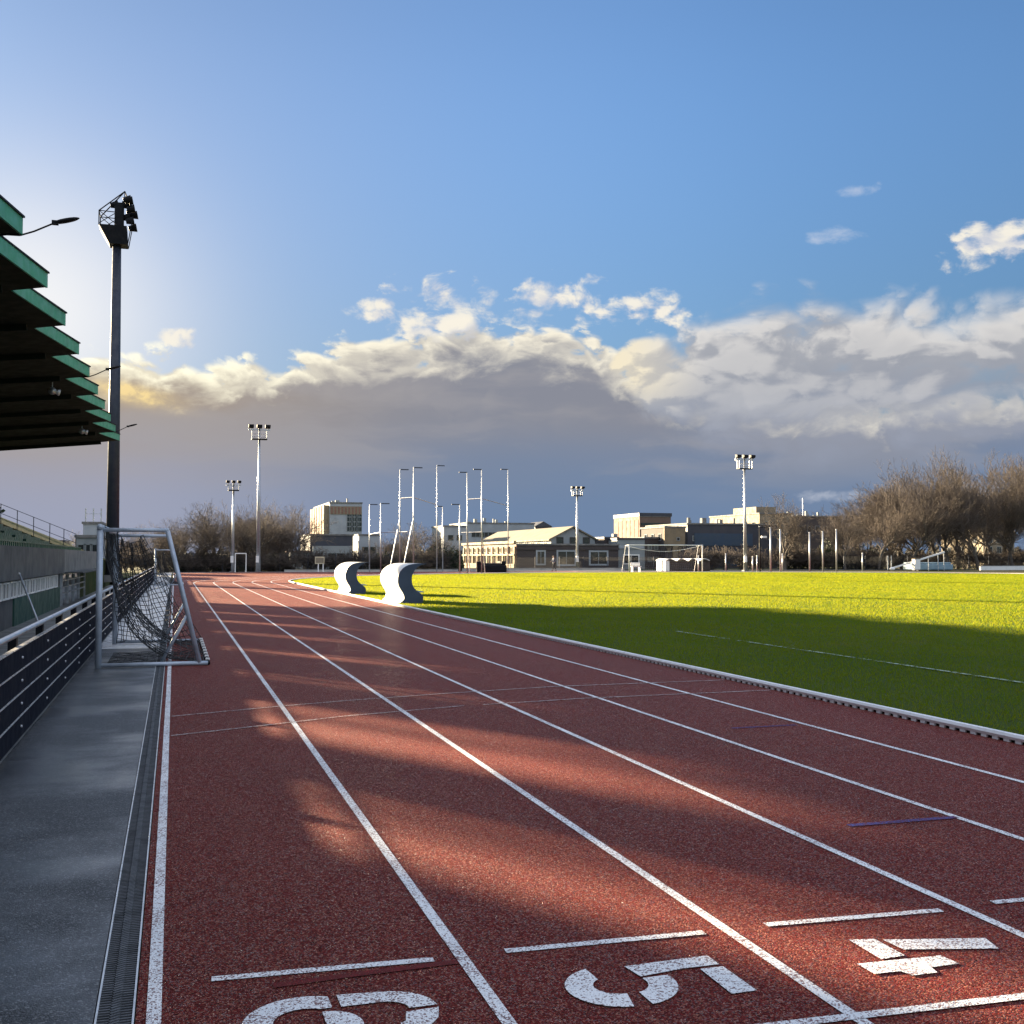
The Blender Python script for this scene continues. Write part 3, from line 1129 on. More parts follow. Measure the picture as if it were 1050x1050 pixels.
for k in range(19):
    yk = 64.0 - STEP * k
    ya = yk - STEP
    poly = [(TIPX, yk), (TIPX - .80, yk + .22), (-8.9, yk + .22), (-8.9, ya + .23), (TIPX - .78, ya + .23)]
    rp = MB()
    T = .30
    n = len(poly)
    lowz = lambda x: roof_z(x) - T
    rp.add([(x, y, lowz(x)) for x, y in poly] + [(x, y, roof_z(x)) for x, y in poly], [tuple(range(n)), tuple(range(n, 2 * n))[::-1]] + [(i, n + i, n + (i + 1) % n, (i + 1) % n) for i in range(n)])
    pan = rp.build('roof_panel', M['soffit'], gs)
    fa = MB()
    a, b = Vector((TIPX - .78, ya + .23, 0)), Vector((TIPX, yk, 0))
    dn = (b - a).normalized()
    nn = Vector((dn.y, -dn.x, 0))
    vs = []
    for off in (.004, .05):
        for p in (a, b):
            q = p + nn * off
            vs += [(q.x, q.y, roof_z(p.x) - T - .01), (q.x, q.y, roof_z(p.x) + .03)]
    fa.add(vs, [(0, 1, 3, 2), (4, 6, 7, 5), (0, 2, 6, 4), (1, 5, 7, 3), (0, 4, 5, 1), (2, 3, 7, 6)])
    fa.build('fascia', M['green'], pan)
    ca = MB()
    ca.bar((a.x, a.y, roof_z(a.x) + .05), (b.x + .03, b.y, roof_z(b.x) + .05), .12, .04)
    ca.build('edge_flashing', M['black_metal'], pan)
    # soffit rib under each bay
    MB().bar((TIPX - .9, yk - .3, lowz(TIPX - .9) - .08), (-7.9, yk - .3, lowz(-7.9) - .08), .16, .18).build('roof_beam', M['soffit'], pan)
for yk in (-15, -2, 11, 24, 37, 50, 60):
    MB().box(-7.95, -7.6, yk - .18, yk + .18, 2.9, roof_z(-7.95) - .31).build('column', M['concrete'], gs)

# lamps reaching out from the roof edge
lamp0 = None
lamps = ((64 - 9 * 4.5, 1.0, 'lamp on thin arm at the nearest roof tip, against the bright sky'),
         (64 - 5 * 4.5, 1.0, 'lamp on thin arm half way along the green roof edge, beside the tall mast'),
         (64 - 4.5, 1.0, 'small lamp on thin arm at the far end of the green roof'))
for yk, s_, lab in lamps:
    if lamp0 is None:
        t = thing('roof_lamp', lab, 'lamp', (-2.95, yk, 8.00), 0, 'lamps on arms along the stand roof')
        MB().path([(-.45, 0, -.05), (0, 0, -.04), (.25, 0, .06), (.62, 0, .26)], .018, 8).build('arm', M['black_metal'], t)
        h = MB()
        h.ball((0, 0, 0), .27, 12, 8, (1.0, .36, .17))
        hd = h.build('lamp_head', M['black_metal'], t, smooth=True)
        hd.rotation_euler = (0, R(-16), 0); hd.location = (.84, 0, .33)
        MB().box(.58, .70, -.05, .05, .23, .31).build('lamp_socket', M['black_metal'], t)
        lamp0 = t
    else:
        t = copy_tree(lamp0); t.location = (-2.95, yk, 8.00); t['label'] = lab
# loudspeakers under the roof
sp0 = None
for yk, xo, lab in ((24.3, -4.05, 'round grey loudspeaker under the roof, nearest of three'), (42.3, -4.2, 'pair of grey horn loudspeakers under the middle of the roof'), (55.5, -4.2, 'small grey loudspeaker under the far part of the roof')):
    if sp0 is None:
        t = thing('loudspeaker', lab, 'loudspeaker', (xo, yk, 7.8), 0, 'loudspeakers under the stand roof')
        MB().tube((0, 0, .10), (0, 0, -.15), .02).build('bracket', M['galv'], t)
        MB().tube((0, .05, -.22), (.02, -.20, -.26), .06, .14, 12).build('horn', M['galv'], t, smooth=True)
        MB().tube((.02, .05, -.22), (.24, .02, -.28), .05, .12, 12).build('horn', M['galv'], t, smooth=True)
        sp0 = t
    else:
        t = copy_tree(sp0); t.location = (xo, yk, roof_z(xo - GX) - .30 - .10); t['label'] = lab
sp0.location.z = roof_z(-4.05 - GX) - .40

# grass bank beyond the stand with its stepped railing
bk = MB()
bk.add([(-4.78, 62.6, 1.75), (-14, 62.6, 5.6), (-14, 92, 5.2), (-4.78, 92, 1.3), (-4.78, 62.6, -.6), (-4.78, 92, -.6), (-14, 92, -.6), (-14, 62.6, -.6)], [(0, 3, 2, 1), (0, 4, 5, 3), (0, 1, 7, 4), (3, 5, 6, 2)])
struct('grass_bank', bk, M['bank'])
rl = thing('bank_railing', 'thin steel railing stepping down the grass bank behind the stand', 'railing', (0, 63.2, 0))
zb = lambda x: 1.75 + (-4.78 - x) * .418
xs = [-9.6, -8.7, -7.9, -7.1, -6.3, -5.6, -5.0]
for x in xs: MB().tube((x, 0, zb(x) - .1), (x, 0, zb(x) + 1.0), .022, .022, 6).build('railing_post', M['mast_blue'], rl)
for dz in (.98, .5):
    MB().tube((xs[0], 0, zb(xs[0]) + dz), (xs[-1], 0, zb(xs[-1]) + dz), .016, .016, 6).build('railing_bar', M['mast_blue'], rl)

t = thing('leaning_pole', 'pale pole leaning against the dark green panel behind the barrier', 'pole', (-3.6, 34.0, -.6))
MB().tube((.1, 0, 0), (-.75, 1.6, 1.7), .03, .03, 8).build('shaft', M['galv'], t, smooth=True)
MB().ball((-.75, 1.6, 1.7), .035).build('end_cap', M['white'], t, smooth=True)

# ------------------------------------------------------------------ floodlight masts
def lamp_box(mb, c, w=.8, d=.45, h=.5, tilt=.5):
    x, y, z = c
    mb.add([(x - w / 2, y - d / 2, z - h * .2), (x + w / 2, y - d / 2, z - h * .2), (x + w / 2, y + d / 2, z - h / 2), (x - w / 2, y + d / 2, z - h / 2),
            (x - w / 2, y - d / 2, z + h * .35), (x + w / 2, y - d / 2, z + h * .35), (x + w / 2, y + d / 2, z + h / 2), (x - w / 2, y + d / 2, z + h / 2)],
           [(0, 3, 2, 1), (4, 5, 6, 7), (0, 1, 5, 4), (1, 2, 6, 5), (2, 3, 7, 6), (3, 0, 4, 7)])


def make_mast(label, px, Y, pytop, wpx, rz=0.0):
    x = x_at(px, Y)
    H = z_at(pytop, x, Y)
    dep = x * math.sin(YAW) + Y * math.cos(YAW)
    w = wpx * dep / F_PX
    t = thing('floodlight_mast', label, 'floodlight', (x, Y, 0), rz, 'floodlight masts round the far side of the ground')
    MB().tube((0, 0, 0), (0, 0, H - .2), .20 * (H / 16) + .06, .09, 10).build('pole', M['galv'], t, smooth=True)
    MB().box(-.3, .3, -.3, .3, -.03, .12).build('base_plate', M['concrete'], t)
    MB().bar((-w / 2, 0, H - .35), (w / 2, 0, H - .35), .12, .12).build('crossbar', M['galv'], t)
    for s_ in (-1, 0, 1):
        c = (s_ * w * .38, -.25, H)
        m_ = MB(); lamp_box(m_, c, w * .24, .5, w * .20)
        lm = m_.build('floodlight', M['black_metal'], t, bevel=.03)
        m2 = MB(); m2.box(c[0] - w * .11, c[0] + w * .11, c[1] + .26, c[1] + .30, c[2] - w * .08, c[2] + w * .08)
        m2.build('lamp_glass', M['lamp_glass'], lm)
        MB().tube((s_ * w * .38, 0, H - .3), (s_ * w * .38, -.2, H), .04).build('bracket', M['galv'], t)
    pz = H - w * .62
    pf = MB(); pf.box(-w * .36, w * .36, -.35, .35, pz, pz + .1)
    pf.build('platform', M['black_metal'], t)
    cg = MB()
    for sx in (-.34, .34):
        for sy in (-.3, .3):
            cg.tube((sx * w, sy, pz + .1), (sx * w, sy, H - .4), .03, .03, 6)
    for zz in (.45, .9):
        for sy in (-.3, .3): cg.tube((-.34 * w, sy, pz + zz * w * .3), (.34 * w, sy, pz + zz * w * .3), .025, .025, 6)
    cg.build('platform_cage', M['galv'], t)
    lad = MB()
    for q in range(int(H * 2) - 4): lad.box(-.12, .12, .22, .25, 1 + q * .5, 1.03 + q * .5)
    lad.build('climbing_rungs', M['galv'], t)
    MB().box(-.25, .05, -.32, -.16, 1.0, 1.7).build('switch_box', M['white'], t)
    return t


make_mast('tallest three-lamp floodlight mast, rising in front of the bare trees on the left', 265, 118.6, 437, 22)
make_mast('short slim three-lamp mast left of the tallest one, beside the little white goal', 239, 119.2, 494, 15)
make_mast('three-lamp mast standing before the long brick gabled building', 592, 124, 500, 14)
make_mast('three-lamp mast with white box by its head, before the dark building', 764, 112, 468, 21)

# the tall dark mast behind the stand
t = thing('stadium_mast', 'tall dark floodlight mast with a lamp basket on top, behind the stand roof', 'floodlight', (x_at(115.5, 85), 85, -.1))
t.scale = (1.12, 1.12, 1.095)
MB().tube((0, 0, 0), (0, 0, 23.4), .43, .27, 14).build('pole', M['mast_blue'], t, smooth=True)
MB().box(-.6, .6, -.6, .6, -.1, .35).build('base_plate', M['concrete'], t)
bs = MB()
n = 8
lo_r = [(-.45, -.6), (.70, -.6), (.70, .6), (-.45, .6)]
hi_r = [(-1.10, -.75), (.62, -.75), (.62, .75), (-1.10, .75)]
bs.add([(x, y, 22.35) for x, y in lo_r] + [(x, y, 23.55) for x, y in hi_r], [(3, 2, 1, 0), (4, 5, 6, 7), (0, 1, 5, 4), (1, 2, 6, 5), (2, 3, 7, 6), (3, 0, 4, 7)])
bs.build('platform', M['black_metal'], t)
rf = MB()
for y in (-.72, .72):
    rf.tube((-1.08, y, 23.5), (-1.08, y, 24.45), .035); rf.tube((-1.08, y, 24.45), (0, y, 24.42), .03)
    rf.tube((-1.08, y, 24.45), (0, y, 23.6), .025); rf.tube((-1.08, y, 23.6), (0, y, 24.42), .025)
    rf.tube((-1.08, y, 24.45), (.45, 0, 26.1), .04)
    rf.tube((.45, 0, 26.1), (.85, y, 24.9), .03)
    rf.tube((.70, y * .8, 22.4), (.95, y * .8, 24.0), .03)
rf.tube((-1.08, -.72, 24.45), (-1.08, .72, 24.45), .03)
rf.tube((.45, 0, 26.1), (.42, 0, 25.1), .03)
rf.build('guard_frame', M['black_metal'], t)
col = MB()
for sx, sy in ((-.1, -.35), (.35, -.35), (.35, .35), (-.1, .35)): col.tube((sx, sy, 23.5), (sx, sy, 25.3), .06)
col.box(-.12, .3, -.4, .4, 23.5, 25.2)
col.build('lamp_frame', M['black_metal'], t)
for (x, y, z) in ((.62, -.55, 25.35), (.70, 0, 25.45), (.62, .55, 25.3), (.85, -.5, 24.75), (1.0, .2, 24.55), (.80, .6, 24.85), (.80, -.3, 24.0), (.95, .35, 23.72), (-.2, .2, 25.15), (.55, .0, 24.3)):
    l = MB(); l.tube((x - .25, y, z - .02), (x + .25, y, z + .08), .17, .29, 12)
    l.build('floodlight', M['black_metal'], t, smooth=False)

# ------------------------------------------------------------------ bare winter trees
def grow(seed, H, spread=1.0, levels=7, trunk_frac=.25, lean=0.0, upward=.25, multi=1):
    r_ = random.Random(seed)
    big, small = [], []

    def branch(p, d, L, r, lv):
        nseg = 4 if lv < 2 else (3 if lv < 4 else 2)
        q = p
        rr = r
        for i in range(nseg):
            d2 = (d + Vector((r_.gauss(0, .13), r_.gauss(0, .13), r_.gauss(0, .08) + upward * .12))).normalized()
            e = q + d2 * (L / nseg)
            r2 = max(rr * (.86 if lv else .9), .008)
            (big if lv <= 2 else small).append((q, e, rr, r2))
            q, d, rr = e, d2, r2
            if lv < levels and (i >= 1 or lv > 0) and i < nseg - 1:
                if r_.random() < (.85 if lv < 3 else .55): fork(q, d, L * r_.uniform(.5, .78), rr * .62, lv + 1, r_.uniform(.45, .95))
        if lv < levels:
            for _ in range(3 if lv < 2 else 2): fork(q, d, L * r_.uniform(.62, .88), rr * .8, lv + 1, r_.uniform(.25, .65))

    def fork(q, d, L, r, lv, a):
        ax = Vector((r_.gauss(0, 1), r_.gauss(0, 1), r_.gauss(0, .5)))
        ax = (ax - d * ax.dot(d)).normalized()
        nd = (d * math.cos(a) + ax * math.sin(a) * spread).normalized()
        branch(q, nd, L, max(r, .008), lv)

    for k in range(multi):
        d0 = Vector((r_.gauss(lean, .08 + .16 * (multi > 1)), r_.gauss(0, .08 + .16 * (multi > 1)), 1)).normalized()
        branch(Vector((r_.gauss(0, .15) * (multi > 1), r_.gauss(0, .15) * (multi > 1), -.1)), d0, H * trunk_frac, H * (.027 if multi == 1 else .017), 0)
    return big, small


def seg_mesh(name, segs, mat, parent, n, rmin):
    S = len(segs)
    P = np.array([s[0] for s in segs]); Q = np.array([s[1] for s in segs])
    r0 = np.maximum(np.array([s[2] for s in segs]), rmin); r1 = np.maximum(np.array([s[3] for s in segs]), rmin * .7)
    D = Q - P; D /= np.linalg.norm(D, axis=1)[:, None] + 1e-9
    U = np.where(np.abs(D[:, 2:3]) < .9, np.array([[0, 0, 1.]]), np.array([[1., 0, 0]]))
    A = np.cross(D, U); A /= np.linalg.norm(A, axis=1)[:, None]
    B = np.cross(D, A)
    V = np.empty((S, 2, n, 3))
    for k in range(n):
        t = 2 * math.pi * k / n
        o = A * math.cos(t) + B * math.sin(t)
        V[:, 0, k] = P + o * r0[:, None]; V[:, 1, k] = Q + o * r1[:, None]
    base = (np.arange(S) * 2 * n)[:, None]
    Fs = [np.concatenate([base + k, base + (k + 1) % n, base + n + (k + 1) % n, base + n + k], 1) for k in range(n)]
    o = np_mesh(name, V.reshape(-1, 3), np.concatenate(Fs), mat, parent, 4)
    return o


def tree_proto(seed, H, label, mat='twig', name='bare_tree', twig=.012, cat='tree', **k):
    t = thing(name, label, cat, (0, 0, 0), 0)
    big, small = grow(seed, H, **k)
    top = max(max(s[1].z for s in small), 1e-3)
    f = H / top
    sc = lambda L: [(a * f, b * f, r * f, q * f) for a, b, r, q in L]
    seg_mesh('trunk', sc(big), M['bark'], t, 6, .02)
    seg_mesh('crown', sc(small), M[mat], t, 3, twig)
    t['_h'] = H
    return t


protos = [tree_proto(11, 14, 'bare tree', levels=7, trunk_frac=.36, upward=.55, spread=.88),
          tree_proto(23, 14, 'bare tree', levels=7, trunk_frac=.42, upward=.6, spread=.80, mat='twig_warm'),
          tree_proto(37, 14, 'bare tree', levels=7, trunk_frac=.22, upward=.4, spread=1.05),
          tree_proto(51, 14, 'bare tree', levels=7, trunk_frac=.34, upward=.6, spread=.85, multi=2, mat='twig_warm')]
shrub_p = [tree_proto(61, 4, 'bare shrub', levels=4, trunk_frac=.3, upward=.1, spread=1.2, multi=6, mat='twig_warm', name='bare_shrub', twig=.018, cat='shrub'),
           tree_proto(67, 4, 'bare shrub', levels=4, trunk_frac=.3, upward=.0, spread=1.3, multi=7, name='bare_shrub', twig=.018, cat='shrub')]
for o in protos + shrub_p:
    for c in children(o): print(o.name, c.name, len(c.data.polygons))
used = {}


def plant(proto, px, Y, pytop, label, group, wide=1.0, rz=None):
    x = x_at(px, Y)
    H = z_at(pytop, x, Y)
    if proto.name not in used: t = proto; used[proto.name] = 1
    else: t = copy_tree(proto)
    s_ = H / proto['_h']
    t.location = (x, Y, -.03)
    t.scale = (s_ * wide, s_ * wide, s_)
    t.rotation_euler = (0, 0, random.uniform(0, 6.28) if rz is None else rz)
    t['label'] = label
    t['group'] = group
    return t


# wood on the right
GW = 'bare trees of the wood on the right'
prof = [(866 + 11.5 * i, 510 - 52 * min(1, i / 8.5) ** .8 + (-3, 2, 0, 3, -2)[i % 5]) for i in range(22)]
for i, (px, py) in enumerate(prof):
    plant(protos[(0, 1, 3, 1, 0)[i % 5]], px, 118 + (i % 3) * 7 + random.uniform(-1.5, 1.5), py,
          'leafless brown tree in the dense bare wood at the right edge of the field', GW, wide=random.uniform(.95, 1.15))
for i in range(9):
    px = 884 + i * 26 + random.uniform(-5, 5)
    plant(protos[(1, 0, 1)[i % 3]], px, 142 + (i % 3) * 6, 508 - (px - 880) * .22 + random.uniform(-4, 8),
          'leafless brown tree in the dense bare wood at the right edge of the field', GW, wide=.95)
# left group
GL = 'bare trees behind the far bend on the left'
left = [(150, 532, 0), (167, 527, 2), (186, 521, 1), (205, 509, 2), (222, 511, 0), (238, 506, 3), (256, 515, 2), (274, 509, 0), (290, 512, 2), (303, 520, 3), (312, 527, 1), (135, 540, 3), (176, 534, 2), (246, 524, 1), (282, 522, 3)]
for i, (px, py, k) in enumerate(left):
    plant(protos[k], px, 124 + (i % 3) * 6, py, 'leafless dark tree in the clump behind the far bend, left of the pale apartment block', GL, wide=1.15)
plant(protos[2], 804, 121, 500, 'lone dark spreading bare tree in front of the pale flats', 'lone trees', wide=.85)
plant(protos[2], 438, 126, 532, 'round dense bare tree right of the throwing cage stays', 'lone trees', wide=1.5)
plant(protos[0], 418, 140, 541, 'smaller bare tree behind the throwing cage, left of the round dense one', 'lone trees', wide=1.3)
plant(protos[3], 393, 138, 545, 'bare tree beside the white wall below the pale apartment block', 'lone trees', wide=1.3)
plant(protos[1], 70, 96, 541, 'pale twiggy bare bush-like tree behind the grass bank', 'lone trees', wide=1.4)
plant(protos[3], 54, 100, 547, 'lower pale bare tree at the top of the grass bank', 'lone trees', wide=1.4)
# shrubs along the far boundary
for i in range(56):
    px = 128 + i * 17.2 + random.uniform(-4, 4)
    if 470 < px < 700: continue
    plant(shrub_p[i % 2], px, 121.8 + random.uniform(0, 1.6), 566 - random.uniform(0, 9) - (4 if 800 < px < 900 else 0),
          'dark leafless shrub in the row along the far boundary fence', 'shrubs along the far boundary', wide=1.3)


# leafy dark hedge bodies
def leaf_mass(name, label, cat, px0, px1, Y, pytop, depth, N, mat, leaf=.16, group=None):
    x0, x1 = x_at(px0, Y), x_at(px1, Y)
    H = z_at(pytop, (x0 + x1) / 2, Y)
    t = thing(name, label, cat, ((x0 + x1) / 2, Y, -.03), 0, group)
    w = (x1 - x0) / 2
    p = rng.normal(0, 1, (N, 3)); p /= np.linalg.norm(p, axis=1)[:, None]
    p *= rng.uniform(.35, 1, (N, 1)) ** .4
    lump = 1 + .18 * np.sin(p[:, 0] * 9 + p[:, 2] * 5) + .12 * np.sin(p[:, 0] * 17 + 1)
    c = np.stack([p[:, 0] * w, p[:, 1] * depth / 2, np.abs(p[:, 2]) * H * .95 * lump], 1)
    a = rng.normal(0, 1, (N, 3)); a /= np.linalg.norm(a, axis=1)[:, None]
    b = np.cross(a, rng.normal(0, 1, (N, 3))); b /= np.linalg.norm(b, axis=1)[:, None]
    s_ = leaf * rng.uniform(.6, 1.3, (N, 1))
    V = np.stack([c - a * s_, c + b * s_ * .6, c + a * s_, c - b * s_ * .6], 1).reshape(-1, 3)
    np_mesh('foliage', V, np.arange(4 * N).reshape(-1, 4), M[mat], t, 4)
    for k in range(5):
        q = rng.uniform(-.7, .7) * w
        MB().tube((q, 0, 0), (q * 1.1, .1, H * .7), .05, .02, 5).build('stem', M['bark'], t)
    return t


# the far-off wood and scrub closing the view behind everything
def far_wood():
    V = []
    for px0, px1, top in ((40, 345, 566), (430, 480, 566), (840, 1130, 563)):
        N = int((px1 - px0) * 60)
        px = rng.uniform(px0, px1, N)
        Y = rng.uniform(190, 215, N)
        a = YAW + np.arctan((px - 525) / F_PX)
        x = Y * np.tan(a)
        hmax = 1.6 + (571 - top) * (x * math.sin(YAW) + Y * math.cos(YAW)) / F_PX
        hmax = hmax * (1 + .22 * np.sin(px * .31) + .15 * np.sin(px * .83 + 2))
        c = np.stack([x, Y, hmax * rng.uniform(0, 1, N) ** .7], 1)
        u = rng.normal(0, 1, (N, 3)); u /= np.linalg.norm(u, axis=1)[:, None]
        w = np.cross(u, rng.normal(0, 1, (N, 3))); w /= np.linalg.norm(w, axis=1)[:, None]
        s_ = .30 * rng.uniform(.5, 1.4, (N, 1))
        V.append(np.stack([c - u * s_, c + w * s_ * .4, c + u * s_, c - w * s_ * .4], 1).reshape(-1, 3))
    V = np.concatenate(V)
    o = np_mesh('distant_wood', V, np.arange(len(V)).reshape(-1, 4), M['scrub'], None, 4)
    tag(o, 'far-off brown wood and scrub low on the horizon behind the trees', 'wood', kind='stuff')


M['scrub'] = worn('winter_scrub', (.060, .052, .042), (.040, .042, .032), .95, 0, .2)
far_wood()

GH = 'dark evergreen bushes along the far boundary'
for i, (a, b, top) in enumerate(((165, 200, 571), (198, 232, 570), (228, 262, 568), (262, 300, 569), (336, 376, 573), (372, 420, 568), (425, 470, 562), (798, 835, 560), (830, 868, 556), (866, 905, 562))):
    leaf_mass('evergreen_bush', 'dark evergreen bush in the low row behind the far boundary fence', 'bush', a, b, 123.8 + (i % 2), top, 3.0, 2600, 'ivy', .13, GH)
t = leaf_mass('evergreen_bush', 'dark rounded bush at the left end of the brick building', 'bush', 455, 476, 122.5, 563, 2.5, 2200, 'ivy', .13, GH)


# conifer on the bank at the extreme left
def conifer(label, x, y, z0, H, seed):
    r_ = np.random.default_rng(seed)
    t = thing('conifer', label, 'tree', (x, y, z0))
    MB().tube((0, 0, 0), (0, 0, H * .95), .16, .03, 8).build('trunk', M['bark'], t)
    V = []
    for lv in range(26):
        zz = H * (.08 + .9 * lv / 26)
        rad = (H * .30) * (1 - lv / 27)
        for k in range(9):
            a = r_.uniform(0, 6.28)
            L = rad * r_.uniform(.7, 1.1)
            for j in range(16):
                f = r_.uniform(.15, 1)
                c = np.array([math.cos(a) * L * f, math.sin(a) * L * f, zz - f * L * .18 + .25 * f * f * L])
                q = r_.normal(0, .12, 3)
                c = c + q
                d = np.array([math.cos(a), math.sin(a), .1]) * .18
                s2 = r_.normal(0, .07, 3)
                V += [c - d, c + s2, c + d, c - s2]
    V = np.array(V)
    np_mesh('crown', V, np.arange(len(V)).reshape(-1, 4), M['conifer'], t, 4)
    return t


conifer('dark conifer on the bank at the extreme left, behind the railing', -13.2, 86, 4.3, 4.6, 5)

# ------------------------------------------------------------------ buildings
def windows(parent, face, a0, a1, z0, z1, cols, rows, ww, hh, pos, mat='glass', frame='grey_render', fw=.07):
    """a grid of windows on a face: 'f' front (-Y, at y=pos) or 'l' left (-X, at x=pos)"""
    for r_ in range(rows):
        zc = z0 + (z1 - z0) * (r_ + .5) / rows
        for c in range(cols):
            ac = a0 + (a1 - a0) * (c + .5) / cols
            fr, pn = MB(), MB()
            def bx(mb, u0, u1, v0, v1, d0, d1):
                if face == 'f': mb.box(u0, u1, pos - d1, pos - d0, v0, v1)
                else: mb.box(pos - d1, pos - d0, u0, u1, v0, v1)
            bx(fr, ac - ww / 2 - fw, ac - ww / 2, zc - hh / 2 - fw, zc + hh / 2 + fw, .004, .07)
            bx(fr, ac + ww / 2, ac + ww / 2 + fw, zc - hh / 2 - fw, zc + hh / 2 + fw, .004, .07)
            bx(fr, ac - ww / 2, ac + ww / 2, zc - hh / 2 - fw, zc - hh / 2, .004, .07)
            bx(fr, ac - ww / 2, ac + ww / 2, zc + hh / 2, zc + hh / 2 + fw, .004, .07)
            if ww > .8: bx(fr, ac - .03, ac + .03, zc - hh / 2, zc + hh / 2, .03, .06)
            w = fr.build('window', M[frame], parent)
            bx(pn, ac - ww / 2, ac + ww / 2, zc - hh / 2, zc + hh / 2, .004, .025)
            pn.build('pane', M[mat], w)


def building(name, label, cat, px0, px1, Y, pytop, depth, wall, roof='concrete', group=None):
    x0, x1 = x_at(px0, Y), x_at(px1, Y)
    H = z_at(pytop, (x0 + x1) / 2, Y)
    t = thing(name, label, cat, (x0, Y, -.03), 0, group)
    W = x1 - x0
    MB().box(0, W, 0, depth, -.3, H).build('wall', M[wall], t)
    MB().box(-.12, W + .12, -.12, depth + .12, H + .003, H + .22).build('roof', M[roof], t)
    return t, W, H


def chimney_bits(t, W, depth, H, n, seed, mat='grey_render'):
    r_ = random.Random(seed)
    for _ in range(n):
        x = r_.uniform(.1, .9) * W; y = r_.uniform(.1, .8) * depth; w = r_.uniform(.25, .7); h = r_.uniform(.3, .9)
        MB().box(x, x + w, y, y + w, H + .224, H + .22 + h).build('roof_vent', M[mat], t)


# pale apartment block on the left
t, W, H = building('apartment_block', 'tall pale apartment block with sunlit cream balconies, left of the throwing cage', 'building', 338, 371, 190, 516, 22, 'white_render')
for k in range(6):
    y0 = 1.0 + k * 3.5
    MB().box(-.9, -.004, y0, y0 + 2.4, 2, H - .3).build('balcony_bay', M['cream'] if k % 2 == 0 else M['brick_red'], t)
windows(t, 'f', W * .55, W * .98, 6, H - 1.5, 3, 4, .9, .7, 0)
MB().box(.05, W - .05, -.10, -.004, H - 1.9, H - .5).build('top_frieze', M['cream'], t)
for k in range(9): MB().box(.2 + k * W / 9.3, .5 + k * W / 9.3, -.14, -.103, H - 1.8, H - .6).build('frieze_rib', M['brick_red'], t)
chimney_bits(t, W, 20, H, 5, 3)
# grey-blue low building before it
t, W, H = building('flat_roofed_house', 'pale grey house with a dark upper storey below the apartment block', 'building', 318, 362, 150, 549, 12, 'dark_clad')
MB().box(.3, W - .2, -.6, -.004, -.3, H - 1.4).build('ground_floor', M['grey_render'], t)
windows(t, 'f', W * .45, W * .75, .6, H - 2.2, 1, 1, 2.2, 1.3, -.6)
t, W, H = building('white_annex', 'plain white block right of the pale grey house', 'building', 368, 389, 158, 549, 10, 'white_render')
windows(t, 'f', .4, W - .4, 1, H - .5, 2, 1, .8, .9, 0)
t, W, H = building('garden_house', 'small brown-roofed house half hidden by the bare trees', 'building', 298, 318, 150, 566, 8, 'grey_render', 'brick_red')
windows(t, 'f', .3, W - .3, .3, H - .2, 2, 1, .6, .6, 0)

# long brick building with a gable
YB = 131
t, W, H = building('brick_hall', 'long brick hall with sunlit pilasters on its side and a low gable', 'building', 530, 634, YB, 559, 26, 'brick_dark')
MB().box(-.09, -.004, .0, 26, -.3, H).build('side_wall', M['brick_red'], t)  # redder brick for the sunlit side; front brick darkened for its shade
for k in range(11):
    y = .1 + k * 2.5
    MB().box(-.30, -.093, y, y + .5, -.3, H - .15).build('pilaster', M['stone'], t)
MB().box(-.40, -.004, 0, 26, H * .58, H * .58 + .22).build('string_course', M['stone'], t)
MB().box(-.42, -.005, 0, 26, -.29, .75).build('plinth', M['stone'], t)
MB().box(-.45, -.13, -.1, 26.1, H + .224, H + .55).build('side_parapet', M['stone'], t)
windows(t, 'l', .6, 25.6, .8, H * .55, 10, 1, .75, 1.1, -.09, 'glass', 'stone', .12)
windows(t, 'l', .6, 25.6, H * .66, H - .1, 10, 1, .9, .5, -.09, 'pane', 'stone', .1)
windows(t, 'f', W * .10, W * .36, .5, H - .5, 1, 1, .9, 1.5, 0, 'glass', 'white_render', .20)
windows(t, 'f', W * .36, W * .60, .3, H - .4, 1, 1, 2.2, 1.6, 0, 'glass', 'white_render', .22)
windows(t, 'f', W * .68, W * .92, .3, H - .4, 1, 1, 2.2, 1.5, 0, 'glass', 'white_render', .22)
MB().box(-.05, W + .1, -.14, -.004, H - .55, H - .35).build('cornice', M['brick_dark'], t)
# gabled upper hall, set back
gx0, gx1 = x_at(565, YB + 5) - x_at(530, YB), x_at(610, YB + 5) - x_at(530, YB)
zE, zP = z_at(553, 50, YB + 5), z_at(541, 50, YB + 5)
up = MB()
gm = (gx0 + gx1) / 2
up.add([(gx0, 5, H - .2), (gx1, 5, H - .2), (gx1, 5, zE), (gm, 5, zP), (gx0, 5, zE), (gx0, 40, H - .2), (gx1, 40, H - .2), (gx1, 40, zE), (gm, 40, zP), (gx0, 40, zE)],
       [(0, 1, 2, 3, 4), (5, 9, 8, 7, 6), (0, 4, 9, 5), (1, 6, 7, 2)])
up.build('upper_wall', M['grey_render'], t)
rf = MB()
for a, b in ((gx0 - .4, gm), (gm, gx1 + .4)):
    za, zb_ = (zE - .15, zP + .05) if a < gm - .1 else (zP + .05, zE - .15)
    rf.add([(a, 4.7, za), (b, 4.7, zb_), (b, 40.2, zb_), (a, 40.2, za), (a, 4.7, za + .18), (b, 4.7, zb_ + .18), (b, 40.2, zb_ + .18), (a, 40.2, za + .18)],
           [(0, 3, 2, 1), (4, 5, 6, 7), (0, 1, 5, 4), (1, 2, 6, 5), (2, 3, 7, 6), (3, 0, 4, 7)])
rf.build('gable_roof', M['zinc'], t)
windows(t, 'f', gx0 + .3, gx1 - .3, H + .2, zE + .3, 3, 1, .8, .8, 5, 'glass', 'brick_dark', .08)
windows(t, 'l', 6, 39, H + .15, zE, 12, 1, .9, .5, gx0, 'pane', 'white', .08)
